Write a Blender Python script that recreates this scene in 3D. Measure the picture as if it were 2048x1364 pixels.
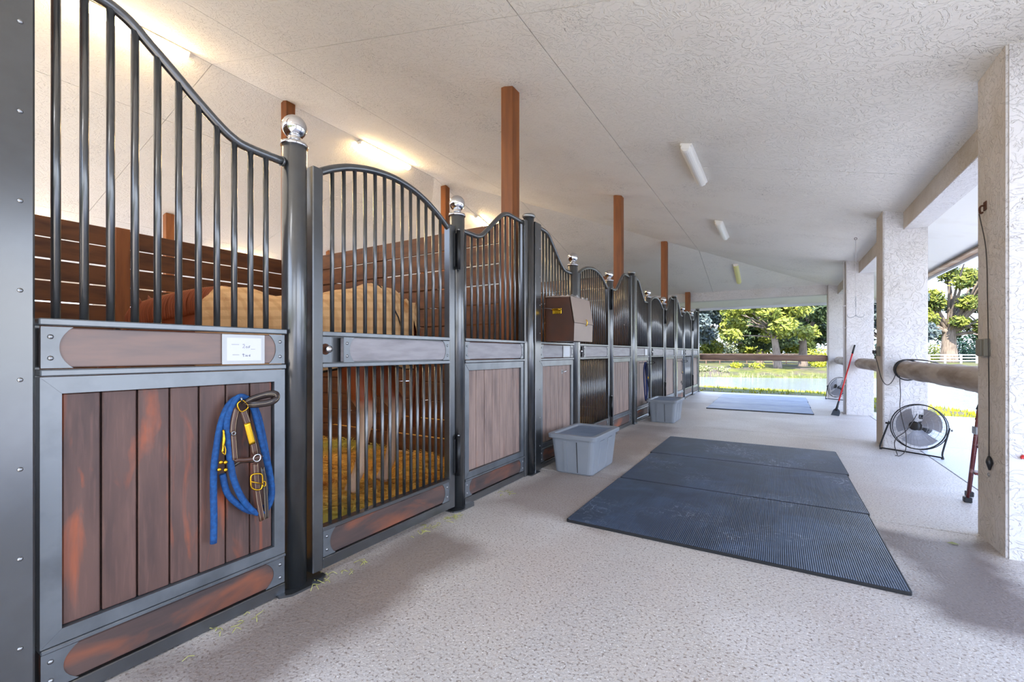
import bpy, bmesh, math, random
from mathutils import Vector, Matrix, Euler
random.seed(7)
PI = math.pi
C = bpy.context.scene.collection
for o in list(bpy.data.objects): bpy.data.objects.remove(o)

# ------------------------------------------------------------ camera
F_PX, VPX, HOR, CH = 878.0, 1555.3, 706.0, 1.25
TH = math.atan((VPX - 1024) / F_PX)
cam = bpy.data.cameras.new('camera'); co = bpy.data.objects.new('camera', cam); C.objects.link(co)
cam.sensor_width = 36; cam.lens = 36 * F_PX / 2048; cam.shift_y = (HOR - 682) / 2048
cam.clip_start = .02; cam.clip_end = 600
co.location = (0, 0, CH); co.rotation_euler = (PI / 2, 0, TH)
bpy.context.scene.camera = co
SN, CS = math.sin(TH), math.cos(TH)
def _ray(u, v):
    r = (u - 1024) / F_PX
    return (r * CS - SN, r * SN + CS, (HOR - v) / F_PX)
def onX(u, v, X):
    R = _ray(u, v); d = X / R[0]; return (X, d * R[1], CH + d * R[2])
def onY(u, v, Y):
    R = _ray(u, v); d = Y / R[1]; return (d * R[0], Y, CH + d * R[2])

# ------------------------------------------------------------ world, sun, exposure
w = bpy.data.worlds.new('sky'); bpy.context.scene.world = w; w.use_nodes = True
nt = w.node_tree; nt.nodes.clear()
def wn(t): return nt.nodes.new(t)
tc = wn('ShaderNodeTexCoord'); sx = wn('ShaderNodeSeparateXYZ'); nt.links.new(tc.outputs['Generated'], sx.inputs[0])
cr = wn('ShaderNodeValToRGB'); nt.links.new(sx.outputs['Z'], cr.inputs[0])
cr.color_ramp.elements[0].position = 0; cr.color_ramp.elements[0].color = (.74, .85, 1, 1)
cr.color_ramp.elements[1].position = .7; cr.color_ramp.elements[1].color = (.28, .48, 1, 1)
nz = wn('ShaderNodeTexNoise'); nz.inputs['Scale'].default_value = 3.2; nz.inputs['Detail'].default_value = 8
mp = wn('ShaderNodeMapping'); mp.inputs['Scale'].default_value = (1, 1, 2.6)
nt.links.new(tc.outputs['Generated'], mp.inputs[0]); nt.links.new(mp.outputs[0], nz.inputs[0])
c2 = wn('ShaderNodeValToRGB'); c2.color_ramp.elements[0].position = .50; c2.color_ramp.elements[1].position = .66
nt.links.new(nz.outputs[0], c2.inputs[0])
mx = wn('ShaderNodeMix'); mx.data_type = 'RGBA'; nt.links.new(c2.outputs[0], mx.inputs['Factor'])
nt.links.new(cr.outputs[0], mx.inputs['A']); mx.inputs['B'].default_value = (1, 1, 1, 1)
bg = wn('ShaderNodeBackground'); nt.links.new(mx.outputs['Result'], bg.inputs[0]); bg.inputs[1].default_value = 1.0
wo = wn('ShaderNodeOutputWorld'); nt.links.new(bg.outputs[0], wo.inputs[0])
sun = bpy.data.lights.new('sun', 'SUN'); so = bpy.data.objects.new('sun', sun); C.objects.link(so)
sun.energy = 3.4; sun.angle = .009; sun.color = (1, .93, .8)
so.rotation_euler = Vector((-.06, -.75, 1)).to_track_quat('Z', 'Y').to_euler(); so.location = (0, -20, 30)
vs = bpy.context.scene.view_settings
vs.view_transform = 'Standard'; vs.look = 'None'; vs.gamma = 1; vs.use_curve_mapping = False; vs.exposure = 2.52
LAMP_E = 17.0

# ------------------------------------------------------------ materials
def lin(c):
    return tuple((x / 255 / 12.92 if x / 255 <= .04045 else ((x / 255 + .055) / 1.055) ** 2.4) for x in c) + (1,)
class M:
    def __init__(s, name, col, rough=.6, metal=0, spec=.5):
        s.m = bpy.data.materials.new(name); s.m.use_nodes = True; s.t = s.m.node_tree
        s.b = s.t.nodes['Principled BSDF']; s.col = lin(col); s.b.inputs['Base Color'].default_value = s.col
        s.b.inputs['Roughness'].default_value = rough; s.b.inputs['Metallic'].default_value = metal
        s.b.inputs['Specular IOR Level'].default_value = spec
        s.cur = None; s.bump_prev = None
        s.tc = s.t.nodes.new('ShaderNodeTexCoord'); s.geo = s.t.nodes.new('ShaderNodeNewGeometry')
    def coord(s, scale=(1, 1, 1), world=True, rot=(0, 0, 0)):
        mp = s.t.nodes.new('ShaderNodeMapping'); mp.inputs['Scale'].default_value = scale; mp.inputs['Rotation'].default_value = rot
        s.t.links.new((s.geo.outputs['Position'] if world else s.tc.outputs['Object']), mp.inputs[0]); return mp.outputs[0]
    def noise(s, scale, detail=4, dist=0, stretch=(1, 1, 1), rough=.5, world=True, typ='noise'):
        n = s.t.nodes.new('ShaderNodeTexNoise' if typ == 'noise' else 'ShaderNodeTexVoronoi')
        s.t.links.new(s.coord(stretch, world), n.inputs['Vector']); n.inputs['Scale'].default_value = scale
        if typ == 'noise':
            n.inputs['Detail'].default_value = detail; n.inputs['Distortion'].default_value = dist; n.inputs['Roughness'].default_value = rough
            return n.outputs[0]
        return n.outputs['Distance']
    def ramp(s, src, a, b, ca=(0, 0, 0, 1), cb=(1, 1, 1, 1)):
        r = s.t.nodes.new('ShaderNodeValToRGB'); e = r.color_ramp.elements
        e[0].position = a; e[0].color = ca; e[1].position = b; e[1].color = cb
        s.t.links.new(src, r.inputs[0]); return r.outputs[0]
    def math(s, op, a, b=0.0):
        n = s.t.nodes.new('ShaderNodeMath'); n.operation = op
        for i, x in enumerate((a, b)):
            if isinstance(x, (int, float)): n.inputs[i].default_value = x
            else: s.t.links.new(x, n.inputs[i])
        return n.outputs[0]
    def mix(s, fac, col):
        n = s.t.nodes.new('ShaderNodeMix'); n.data_type = 'RGBA'
        s.t.links.new(fac, n.inputs['Factor'])
        if s.cur is None: n.inputs['A'].default_value = s.col
        else: s.t.links.new(s.cur, n.inputs['A'])
        n.inputs['B'].default_value = lin(col); s.cur = n.outputs['Result']
        s.t.links.new(s.cur, s.b.inputs['Base Color']); return s
    def spots(s, scale, a, b, col, **k): return s.mix(s.ramp(s.noise(scale, **k), a, b), col)
    def bump(s, src, strength=.3, dist=.01):
        n = s.t.nodes.new('ShaderNodeBump'); n.inputs['Strength'].default_value = strength; n.inputs['Distance'].default_value = dist
        s.t.links.new(src, n.inputs['Height'])
        if s.bump_prev is not None: s.t.links.new(s.bump_prev, n.inputs['Normal'])
        s.bump_prev = n.outputs[0]; s.t.links.new(n.outputs[0], s.b.inputs['Normal']); return s
    def wave(s, scale, axis='X', dist=0):
        n = s.t.nodes.new('ShaderNodeTexWave'); n.bands_direction = axis; n.inputs['Scale'].default_value = scale
        n.inputs['Distortion'].default_value = dist; s.t.links.new(s.coord(), n.inputs[0]); return n.outputs[1]
    def rmap(s, src, a, b):
        n = s.t.nodes.new('ShaderNodeMapRange'); n.inputs['To Min'].default_value = a; n.inputs['To Max'].default_value = b
        s.t.links.new(src, n.inputs[0]); s.t.links.new(n.outputs[0], s.b.inputs['Roughness']); return s
    def box(s, x0, x1, y0, y1, soft=.25):   # soft mask for a stain lying at a place on the floor
        sp = s.t.nodes.new('ShaderNodeSeparateXYZ'); s.t.links.new(s.geo.outputs['Position'], sp.inputs[0])
        def side(src, c, h):
            d = s.math('ABSOLUTE', s.math('SUBTRACT', src, c)); return s.math('DIVIDE', s.math('SUBTRACT', h, d), soft)
        m = s.math('MINIMUM', side(sp.outputs[0], (x0 + x1) / 2, (x1 - x0) / 2), side(sp.outputs[1], (y0 + y1) / 2, (y1 - y0) / 2))
        m = s.math('ADD', m, s.math('MULTIPLY', s.math('SUBTRACT', s.noise(2.3, 5), .5), 2.2))
        return s.ramp(m, .0, .9)

steel = M('black_powder_coat', (40, 43, 46), .34, .25)
steel.b.inputs['Coat IOR'].default_value = 1.85; steel.b.inputs['Coat Weight'].default_value = 1.0; steel.b.inputs['Coat Roughness'].default_value = .2
steel.spots(6, .45, .75, (52, 56, 60)).bump(steel.noise(60, 3), .05, .002)
steel2 = M('grey_painted_steel', (84, 90, 96), .42, .2)
steel2.b.inputs['Coat IOR'].default_value = 1.8; steel2.b.inputs['Coat Weight'].default_value = .9; steel2.b.inputs['Coat Roughness'].default_value = .25
steel2.spots(7, .4, .7, (60, 66, 72)).bump(steel2.noise(40, 3), .06, .002)
def woodmat(name, base, dark, orange, thr):
    m = M(name, base, .5)
    m.spots(3, .4, .7, dark, stretch=(1, 4, .7), detail=6)
    m.mix(m.ramp(m.noise(2.3, 5, .8, (1, 3.2, .8)), thr - .04, thr + .16), orange)
    m.mix(m.math('MULTIPLY', m.ramp(m.noise(22, 5, .3, (1, 3, .25)), .5, .75), .35), tuple(min(255, int(c * 1.35)) for c in base))
    m.bump(m.noise(30, 4, stretch=(1, 4, .3)), .12, .003)
    return m
def kickmat(name, base, dark, orange, thr):
    m = M(name, base, .5); m.spots(3, .4, .7, dark, stretch=(1, .8, 5), detail=6)
    m.mix(m.math('MULTIPLY', m.ramp(m.noise(2.0, 6, .5, (1, .9, 3)), thr - .08, thr + .16), .8), orange); m.bump(m.noise(30, 4, stretch=(1, .3, 4)), .12, .003)
    return m
plankw = woodmat('worn_stained_planks', (92, 66, 58), (66, 47, 43), (176, 84, 34), .60)
plankw2 = woodmat('pale_planks', (140, 118, 108), (108, 90, 84), (156, 104, 80), .66)
namew = M('brown_name_board', (128, 106, 98), .45); namew.spots(5, .4, .7, (112, 98, 94), stretch=(1, .8, 5)).bump(namew.noise(25, stretch=(1, .4, 5)), .08, .002)  # paler brown than the near planks
namew2 = M('grey_name_board', (146, 142, 146), .42); namew2.spots(5, .4, .7, (124, 120, 124), stretch=(1, .8, 5))
kickw = kickmat('scuffed_kick_board', (82, 62, 56), (54, 46, 46), (160, 84, 44), .60)
chrome = M('chrome', (215, 215, 218), .07, 1); chrome.spots(14, .5, .8, (165, 165, 170))
screwm = M('screw_steel', (150, 152, 155), .3, 1)
brass = M('brass', (206, 160, 44), .25, 1)
cap_m = M('dull_aluminium_cap', (160, 160, 158), .35, .8)
boardw = M('brown_wall_boards', (112, 68, 34), .6); boardw.spots(2.5, .4, .7, (78, 44, 22), stretch=(1, 1, 5), detail=6).bump(boardw.noise(18, stretch=(1, 1, 6)), .15, .004)
postw = M('brown_post_wood', (142, 82, 34), .55); postw.spots(3, .4, .7, (116, 64, 26), stretch=(5, 5, .6)).bump(postw.noise(16, stretch=(5, 5, .5)), .12, .003)
def stucco(name, col, dirt, bs, thr=.62):
    m = M(name, col, .85, 0, .25)
    m.spots(.9, .5, .85, dirt, detail=5)
    n = m.noise(9, 3, 2.6, rough=.55); r = m.ramp(n, .47, .53)
    f = m.noise(26, 3, 1.4)
    m.bump(r, bs, .012).bump(f, bs * .6, .006)
    # thin worm-like trowel creases hold grime
    v = m.math('ABSOLUTE', m.math('SUBTRACT', m.noise(8, 2, 3.2), .5)); g = m.math('MULTIPLY', m.ramp(v, .0, .012, (1, 1, 1, 1), (0, 0, 0, 1)), m.ramp(m.noise(1.5, 3), thr - .1, thr + .05))
    m.mix(g, (118, 108, 98))
    if name == 'white_stucco':   # aisle-side faces tinted tan: horse rubbing plus painted-in shade
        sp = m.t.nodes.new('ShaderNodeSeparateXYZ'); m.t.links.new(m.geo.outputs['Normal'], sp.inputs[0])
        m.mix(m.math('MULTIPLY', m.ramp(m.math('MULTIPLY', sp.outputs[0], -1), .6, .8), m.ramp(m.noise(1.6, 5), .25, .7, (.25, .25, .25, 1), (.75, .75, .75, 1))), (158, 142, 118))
    return m
ceilm = stucco('knockdown_ceiling', (238, 233, 224), (228, 221, 211), .55, .62)
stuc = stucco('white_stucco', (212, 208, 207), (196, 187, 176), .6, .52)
seamm = M('seam_shadow_gap', (120, 112, 102), .9)
smooth_w = M('white_soffit_paint', (226, 224, 220), .7); smooth_w.spots(1.2, .55, .8, (208, 200, 192)).bump(smooth_w.noise(30), .08, .003)
fascm = M('painted_fascia', (216, 220, 228), .5); fascm.spots(2, .5, .8, (196, 196, 200))
stainm = M('weathered_trim', (150, 122, 100), .7); stainm.spots(3, .4, .7, (190, 176, 160))
conc = M('exposed_aggregate_concrete', (184, 177, 169), .62, 0, .4)
conc.spots(1.1, .42, .66, (182, 172, 164), detail=6)
conc.spots(.8, .5, .62, (196, 190, 184), detail=4)
conc.mix(conc.ramp(conc.noise(75, 4), .55, .64), (136, 124, 114))
conc.mix(conc.ramp(conc.noise(120, 2), .62, .70), (232, 230, 226))
conc.mix(conc.math('MULTIPLY', conc.box(-2.25, -1.5, .6, 2.5), .7), (108, 92, 82))
conc.mix(conc.math('MULTIPLY', conc.box(-2.2, -1.0, 2.9, 4.6), .6), (116, 98, 88))
conc.mix(conc.math('MULTIPLY', conc.box(.45, 1.25, 2.65, 4.15), .85), (92, 80, 76))
conc.mix(conc.math('MULTIPLY', conc.box(-2.2, -1.3, 4.4, 7.8), .55), (116, 98, 88))
conc.bump(conc.noise(70, 4), .6, .008); conc.rmap(conc.noise(2, 3), .34, .6)
conc2 = M('brushed_patio_concrete', (184, 187, 194), .48, 0, .4)
conc2.spots(1.3, .42, .66, (184, 184, 186), detail=6); conc2.spots(90, .58, .68, (150, 146, 144), detail=2); conc2.bump(conc2.noise(120, 3), .2, .004)
jointm = M('joint_filler', (82, 70, 64), .9)
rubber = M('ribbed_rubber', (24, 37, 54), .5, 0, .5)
rubber.mix(rubber.math('MULTIPLY', rubber.ramp(rubber.wave(28, 'X'), .5, .95), .55), (62, 84, 112))
rubber.mix(rubber.math('MULTIPLY', rubber.ramp(rubber.noise(2.2, 9, .8, rough=.68), .44, .66), .6), (64, 84, 112))
rubber.mix(rubber.math('MULTIPLY', rubber.ramp(rubber.math('ABSOLUTE', rubber.math('SUBTRACT', rubber.noise(5, 4, 2.2), .5)), 0, .012, (1, 1, 1, 1), (0, 0, 0, 1)), rubber.ramp(rubber.noise(1.1, 3), .5, .62)), (156, 164, 176))
rubber.bump(rubber.wave(28, 'X'), .7, .004)
rubber2 = M('blue_sheen_rubber', (84, 110, 156), .45, 0, .6); rubber2.spots(3, .4, .7, (112, 132, 164), detail=6); rubber2.bump(rubber2.wave(15, 'X'), .3, .003)  # outdoor reflection on the far mats, painted in as blue
rubedge = M('rubber_edge', (20, 20, 22), .7)
totem = M('grey_polyethylene', (128, 133, 140), .42); totem.spots(3, .4, .8, (116, 122, 130))
toted = M('dusty_blue_grey_lid', (98, 112, 132), .5); toted.spots(6, .4, .7, (112, 126, 146))
leather = M('tan_brown_leather', (74, 46, 34), .4); leather.bump(leather.noise(90), .15, .001)
leatherd = M('dark_leather', (38, 27, 24), .4)
stitchm = M('pale_stitching', (196, 180, 150), .7)
ropeb = M('blue_cotton_rope', (6, 58, 112), .8); ropeb.spots(60, .4, .7, (14, 80, 140)).bump(ropeb.noise(140), .5, .003)
roped = M('navy_rope', (24, 38, 84), .8); roped.bump(roped.noise(140), .5, .003)
ropek = M('black_webbing', (18, 18, 20), .7)
paper = M('white_paper', (206, 208, 212), .6)
plast = M('clear_card_sleeve', (176, 178, 180), .25); ink = M('blue_ink', (84, 84, 124), .6)
boxside = M('dark_brown_box_side', (66, 38, 24), .45); boxside.spots(4, .5, .8, (84, 44, 22))
boxfront = M('mushroom_box_front', (150, 132, 120), .45); boxfront.spots(3, .4, .7, (140, 124, 114))
clothw = M('white_cloth', (224, 222, 220), .9)
blackp = M('black_plastic', (22, 23, 26), .45); blackm = M('black_enamel_wire', (26, 27, 30), .35, .3)
fanbl = M('fan_aluminium', (150, 152, 162), .5, .35)
cordm = M('brown_black_cord', (42, 36, 32), .6)
logm = M('peeled_log', (172, 160, 148), .75); logm.spots(3, .4, .7, (122, 106, 92), stretch=(3, .6, 3), detail=6).bump(logm.noise(9, 5, 1, (3, .6, 3)), .4, .01)
logm2 = M('brown_rail_log', (164, 134, 114), .75); logm2.spots(3, .4, .7, (134, 102, 86), stretch=(.6, 3, 3), detail=6).bump(logm2.noise(9, 5, 1, (.6, 3, 3)), .4, .01)
rust = M('rusty_iron', (84, 50, 32), .8, .4); redm = M('red_paint', (190, 26, 26), .4)
maroon = M('maroon_enamel', (92, 36, 36), .4); maroon.spots(20, .6, .7, (140, 110, 104))
greybox = M('grey_outlet_box', (112, 108, 96), .6)
conduitm = M('painted_conduit', (196, 192, 192), .5)
lampoff = M('acrylic_diffuser', (236, 232, 224), .3); lampyel = M('yellowed_diffuser', (228, 222, 150), .35)
lampend = M('lamp_housing', (232, 228, 222), .4)
lampon = M('lit_diffuser', (255, 240, 205), .4)
lampon.b.inputs['Emission Color'].default_value = (1, .70, .34, 1); lampon.b.inputs['Emission Strength'].default_value = LAMP_E
lampfill = M('fill_diffuser', (245, 245, 250), .4)
lampfill.b.inputs['Emission Color'].default_value = (.92, .95, 1, 1); lampfill.b.inputs['Emission Strength'].default_value = LAMP_E * .25
straw = M('golden_straw', (250, 204, 104), .75); straw.spots(9, .45, .7, (176, 108, 34), detail=3); straw.spots(.9, .52, .66, (196, 188, 92))
hay = M('green_hay', (170, 168, 96), .8)
horsem = M('chestnut_coat', (146, 68, 28), .5); horsem.spots(3, .4, .7, (116, 50, 20))
_sp = horsem.t.nodes.new('ShaderNodeSeparateXYZ'); horsem.t.links.new(horsem.tc.outputs['Object'], _sp.inputs[0])
horsem.mix(horsem.math('MULTIPLY', horsem.ramp(_sp.outputs[2], .66, .80, (1, 1, 1, 1), (0, 0, 0, 1)), horsem.ramp(_sp.outputs[0], .95, 1.0, (1, 1, 1, 1), (0, 0, 0, 1))), (216, 186, 160))
manem = M('chestnut_mane_hair', (140, 66, 28), .7)
blank = M('plaid_fly_sheet', (222, 182, 132), .85)
blank.mix(blank.math('MULTIPLY', blank.ramp(blank.wave(4, 'Y', 1.5), .55, .9), .3), (168, 112, 62))
blank.mix(blank.math('MULTIPLY', blank.ramp(blank.wave(4, 'Z', 1.5), .6, .9), .3), (176, 120, 70)); blank.bump(blank.noise(14, 4, 1), .5, .02)
trimk = M('dark_binding', (44, 34, 30), .8)
grass = M('lawn_grass', (74, 80, 42), .9, 0, .2)
grass.spots(.5, .4, .66, (98, 100, 44), detail=6); grass.spots(.3, .46, .6, (84, 74, 70), detail=6); grass.spots(3, .5, .75, (44, 62, 28), detail=8)
grass.bump(grass.noise(9, 6), .6, .08)
water = M('pond_water', (112, 122, 130), .1, 0, .8); water.bump(water.noise(1.6, 5, .6, (1, 2.2, 1)), .5, .1)
bark = M('grey_bark', (124, 112, 102), .9); bark.spots(2, .4, .7, (88, 78, 70), stretch=(3, 3, .6)); bark.bump(bark.noise(5, 5, 1, (3, 3, .5)), .6, .05)
def leafm(name, a, b, c):
    m = M(name, a, .6, 0, .3); m.spots(.55, .45, .6, b, detail=5); m.spots(3.5, .5, .72, c, detail=4)
    m.b.inputs['Transmission Weight'].default_value = 0; return m
leafA = leafm('yellow_green_leaves', (116, 124, 44), (66, 82, 36), (146, 144, 62))
leafB = leafm('deep_green_leaves', (62, 78, 42), (36, 52, 32), (98, 108, 64))
leafC = leafm('blue_grey_leaves', (70, 82, 80), (46, 58, 62), (104, 114, 106))
leafD = leafm('pale_shrub_leaves', (134, 136, 92), (92, 102, 62), (160, 160, 120))
leafH = leafm('dark_hedge_leaves', (24, 56, 40), (16, 40, 34), (40, 72, 46))
leafY = leafm('bright_yellow_leaves', (158, 160, 34), (120, 130, 36), (178, 176, 66))
whitem = M('white_fence_paint', (226, 230, 234), .5)
fbrown = M('brown_fence_paint', (96, 78, 66), .8)
ventm = M('louvre_vent_metal', (150, 142, 132), .6)

# ------------------------------------------------------------ mesh builder
class MB:
    def __init__(s): s.v = []; s.f = []; s.sm = []
    def add(s, vs, fs, smooth=False):
        n = len(s.v); s.v += [tuple(p) for p in vs]; s.f += [tuple(i + n for i in f) for f in fs]; s.sm += [smooth] * len(fs); return s
    def box(s, x0, x1, y0, y1, z0, z1, b=0.0):
        if x0 > x1: x0, x1 = x1, x0
        if y0 > y1: y0, y1 = y1, y0
        b = min(b, (x1 - x0) * .45, (y1 - y0) * .45, (z1 - z0) * .45)
        lo = (x0, y0, z0); hi = (x1, y1, z1)
        if b <= 0:
            v = [(x, y, z) for x in (x0, x1) for y in (y0, y1) for z in (z0, z1)]
            return s.add(v, [(0, 1, 3, 2), (4, 6, 7, 5), (0, 4, 5, 1), (2, 3, 7, 6), (0, 2, 6, 4), (1, 5, 7, 3)])
        idx = {}; v = []
        for sx_ in (0, 1):
            for sy in (0, 1):
                for sz in (0, 1):
                    for a in range(3):
                        p = []
                        for k, sg in enumerate((sx_, sy, sz)):
                            q = hi[k] if sg else lo[k]
                            if k != a: q += -b if sg else b
                            p.append(q)
                        idx[(sx_, sy, sz, a)] = len(v); v.append(p)
        f = []
        for a in range(3):
            o1, o2 = [k for k in range(3) if k != a]
            for sg in (0, 1):
                q = []
                for (p1, p2) in ((0, 0), (1, 0), (1, 1), (0, 1)):
                    t = [0, 0, 0]; t[a] = sg; t[o1] = p1; t[o2] = p2; q.append(idx[(*t, a)])
                f.append(q)
            for p1 in (0, 1):
                for p2 in (0, 1):   # edge along a: between faces o1 and o2
                    t0 = [0, 0, 0]; t1 = [0, 0, 0]; t0[o1] = t1[o1] = p1; t0[o2] = t1[o2] = p2; t1[a] = 1
                    f.append([idx[(*t0, o1)], idx[(*t0, o2)], idx[(*t1, o2)], idx[(*t1, o1)]])
        for c in [(i, j, k) for i in (0, 1) for j in (0, 1) for k in (0, 1)]:
            f.append([idx[(*c, 0)], idx[(*c, 1)], idx[(*c, 2)]])
        return s.add(v, f)
    def tube(s, pts, r, n=8, closed=False, flat=1.0, up=None, caps=True):
        P = [Vector(p) for p in pts]; m = len(P); R = r if isinstance(r, (list, tuple)) else [r] * m
        if closed: T = [(P[(i + 1) % m] - P[i - 1]).normalized() for i in range(m)]
        else: T = [(P[min(i + 1, m - 1)] - P[max(i - 1, 0)]).normalized() for i in range(m)]
        u = Vector(up) if up else (Vector((0, 0, 1)) if abs(T[0].z) < .9 else Vector((1, 0, 0)))
        V = []
        for i in range(m):
            a = (u - T[i] * u.dot(T[i]))
            if a.length < 1e-5: a = T[i].orthogonal()
            a.normalize(); b = T[i].cross(a)
            if not up: u = a
            for k in range(n):
                t = 2 * PI * k / n; V.append(P[i] + a * (math.cos(t) * R[i] * flat) + b * (math.sin(t) * R[i]))
        Fc = []
        for i in range(m if closed else m - 1):
            j = (i + 1) % m
            for k in range(n):
                l = (k + 1) % n; Fc.append((i * n + k, i * n + l, j * n + l, j * n + k))
        s.add(V, Fc, True)
        if not closed and caps:
            b0 = len(s.v) - len(V)
            s.f += [tuple(b0 + k for k in range(n))[::-1], tuple(b0 + (m - 1) * n + k for k in range(n))]; s.sm += [False, False]
        return s
    def lathe(s, prof, c=(0, 0, 0), n=20, ax=None, smooth=True):
        V = []; Fc = []
        Q = Vector((0, 0, 1)).rotation_difference(Vector(ax).normalized()) if ax else None
        for (r, z) in prof:
            for k in range(n):
                t = 2 * PI * k / n; p = Vector((max(r, 1e-4) * math.cos(t), max(r, 1e-4) * math.sin(t), z))
                if Q: p = Q @ p
                V.append(p + Vector(c))
        for i in range(len(prof) - 1):
            for k in range(n):
                l = (k + 1) % n; Fc.append((i * n + k, i * n + l, (i + 1) * n + l, (i + 1) * n + k))
        b0 = len(s.v); s.add(V, Fc, smooth)
        s.f += [tuple(b0 + k for k in range(n))[::-1], tuple(b0 + (len(prof) - 1) * n + k for k in range(n))]; s.sm += [False, False]
        return s
    def prism(s, poly, axis, a, b):
        def P(p, q): return (q, p[0], p[1]) if axis == 'x' else ((p[0], q, p[1]) if axis == 'y' else (p[0], p[1], q))
        n = len(poly); V = [P(p, a) for p in poly] + [P(p, b) for p in poly]
        Fc = [tuple(range(n))[::-1], tuple(range(n, 2 * n))] + [(i, (i + 1) % n, n + (i + 1) % n, n + i) for i in range(n)]
        return s.add(V, Fc)
    def xf(s, mat): s.v = [tuple(mat @ Vector(p)) for p in s.v]; return s
    def mesh(s, name, mats, off=(0, 0, 0), fix=True):
        me = bpy.data.meshes.new(name)
        me.from_pydata([(a - off[0], b - off[1], c - off[2]) for a, b, c in s.v], [], s.f)
        me.polygons.foreach_set('use_smooth', s.sm)
        if fix and len(s.f) < 30000:
            bm = bmesh.new(); bm.from_mesh(me); bmesh.ops.recalc_face_normals(bm, faces=bm.faces); bm.to_mesh(me); bm.free()
        me.materials.append(mats.m); return me
def root_of(o):
    while o.parent: o = o.parent
    return o
def obj(name, mb, mat, parent=None, label=None, loc=None, fix=True):
    off = tuple(root_of(parent).location) if parent else (loc or (0, 0, 0))
    o = bpy.data.objects.new(name, mb.mesh(name, mat, off, fix)); C.objects.link(o)
    if parent: o.parent = parent
    elif loc: o.location = loc
    if label: o['label'] = label
    return o
def thing(name, label, cat, loc=(0, 0, 0), group=None):
    o = bpy.data.objects.new(name, None); C.objects.link(o); o.location = loc; o.empty_display_size = .1
    o['label'] = label; o['category'] = cat
    if group: o['group'] = group
    return o
def tag(o, label, cat, group=None):
    o['label'] = label; o['category'] = cat
    if group: o['group'] = group
    return o
def struct(o): o['kind'] = 'structure'; return o
def kids(o): return [c for c in bpy.data.objects if c.parent == o]
def dup(root, d, label=None, rename=None):
    ch = CH_CACHE.get(root.name) or CH_CACHE.setdefault(root.name, [(c, kids(c)) for c in kids(root)])
    r = root.copy(); C.objects.link(r); r.location = Vector(root.location) + Vector(d)
    if label: r['label'] = label
    for c, gs in ch:
        k = c.copy(); C.objects.link(k); k.parent = r
        for g in gs:
            q = g.copy(); C.objects.link(q); q.parent = k
    return r
CH_CACHE = {}
def smooth_curve(pts, n=6, closed=False):   # Catmull-Rom
    P = [Vector(p) for p in pts]; out = []; m = len(P)
    rng = range(m if closed else m - 1)
    for i in rng:
        p0 = P[i - 1] if (closed or i > 0) else P[0] * 2 - P[1]; p1 = P[i]; p2 = P[(i + 1) % m]
        p3 = P[(i + 2) % m] if (closed or i + 2 < m) else P[-1] * 2 - P[-2]
        for k in range(n):
            t = k / n
            out.append(.5 * ((2 * p1) + (p2 - p0) * t + (2 * p0 - 5 * p1 + 4 * p2 - p3) * t * t + (3 * p1 - p0 - 3 * p2 + p3) * t ** 3))
    if not closed: out.append(P[-1])
    return out

# ------------------------------------------------------------ layout numbers
F0, PITCH, NB = .25, 3.755, 4
FX = [F0 + PITCH * i for i in range(NB + 1)]
YEND, YBACK = 15.45, -3.2
EX, RX, LX = 1.42, -6.5, -14.42      # eave, ridge, opposite eave
def ceil_z(x, y): return 3.07 + .26 * max(-1, min(EX - x, x - LX, 15.35 - y))

# ------------------------------------------------------------ ground, pond
def lerp_pts(P, x):
    if x <= P[0][0]: return P[0][1]
    for (a, b), (c, d) in zip(P, P[1:]):
        if x <= c: return b + (d - b) * (x - a) / (c - a)
    return P[-1][1]
NEAR = [(-90, 30), (-20, 28), (-4, 26.7), (1.5, 25.4), (3, 23), (4.5, 19.8), (6, 17.8), (9, 14), (16, 6), (30, -8), (90, -60)]
FAR = [(-90, 34), (-20, 36), (-5.6, 38.3), (2.8, 41), (8, 44), (14, 50), (30, 60), (90, 75)]
def ground_z(x, y):
    s = min(lerp_pts(FAR, x) - y, (y - lerp_pts(NEAR, x)) * .85)
    if s > 0: return -.7 - min(.9, .3 * s)
    if y > lerp_pts(NEAR, x): return -.7 + min(.62, .14 * -s)
    return -.7 + min(.64, .085 * -s + .06)
xs = [-110, -70, -45] + [-30 + 1.0 * i for i in range(61)] + [36, 45, 60, 80, 110]
ys = [-60, -30, -15] + [-8 + 1.0 * i for i in range(68)] + [64, 70, 80, 100, 140, 200]
g = MB(); V = [(x, y, ground_z(x, y) + (random.uniform(-.02, .02) if y > 26 else 0)) for y in ys for x in xs]; nx = len(xs)
g.add(V, [(j * nx + i, j * nx + i + 1, (j + 1) * nx + i + 1, (j + 1) * nx + i) for j in range(len(ys) - 1) for i in range(nx - 1)], True)
lawn = struct(obj('lawn', g, grass))
wm = MB().add([(-90, -40, -.7), (90, -40, -.7), (90, 80, -.7), (-90, 80, -.7)], [(0, 1, 2, 3)])
pond = struct(obj('pond', wm, water))
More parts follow.
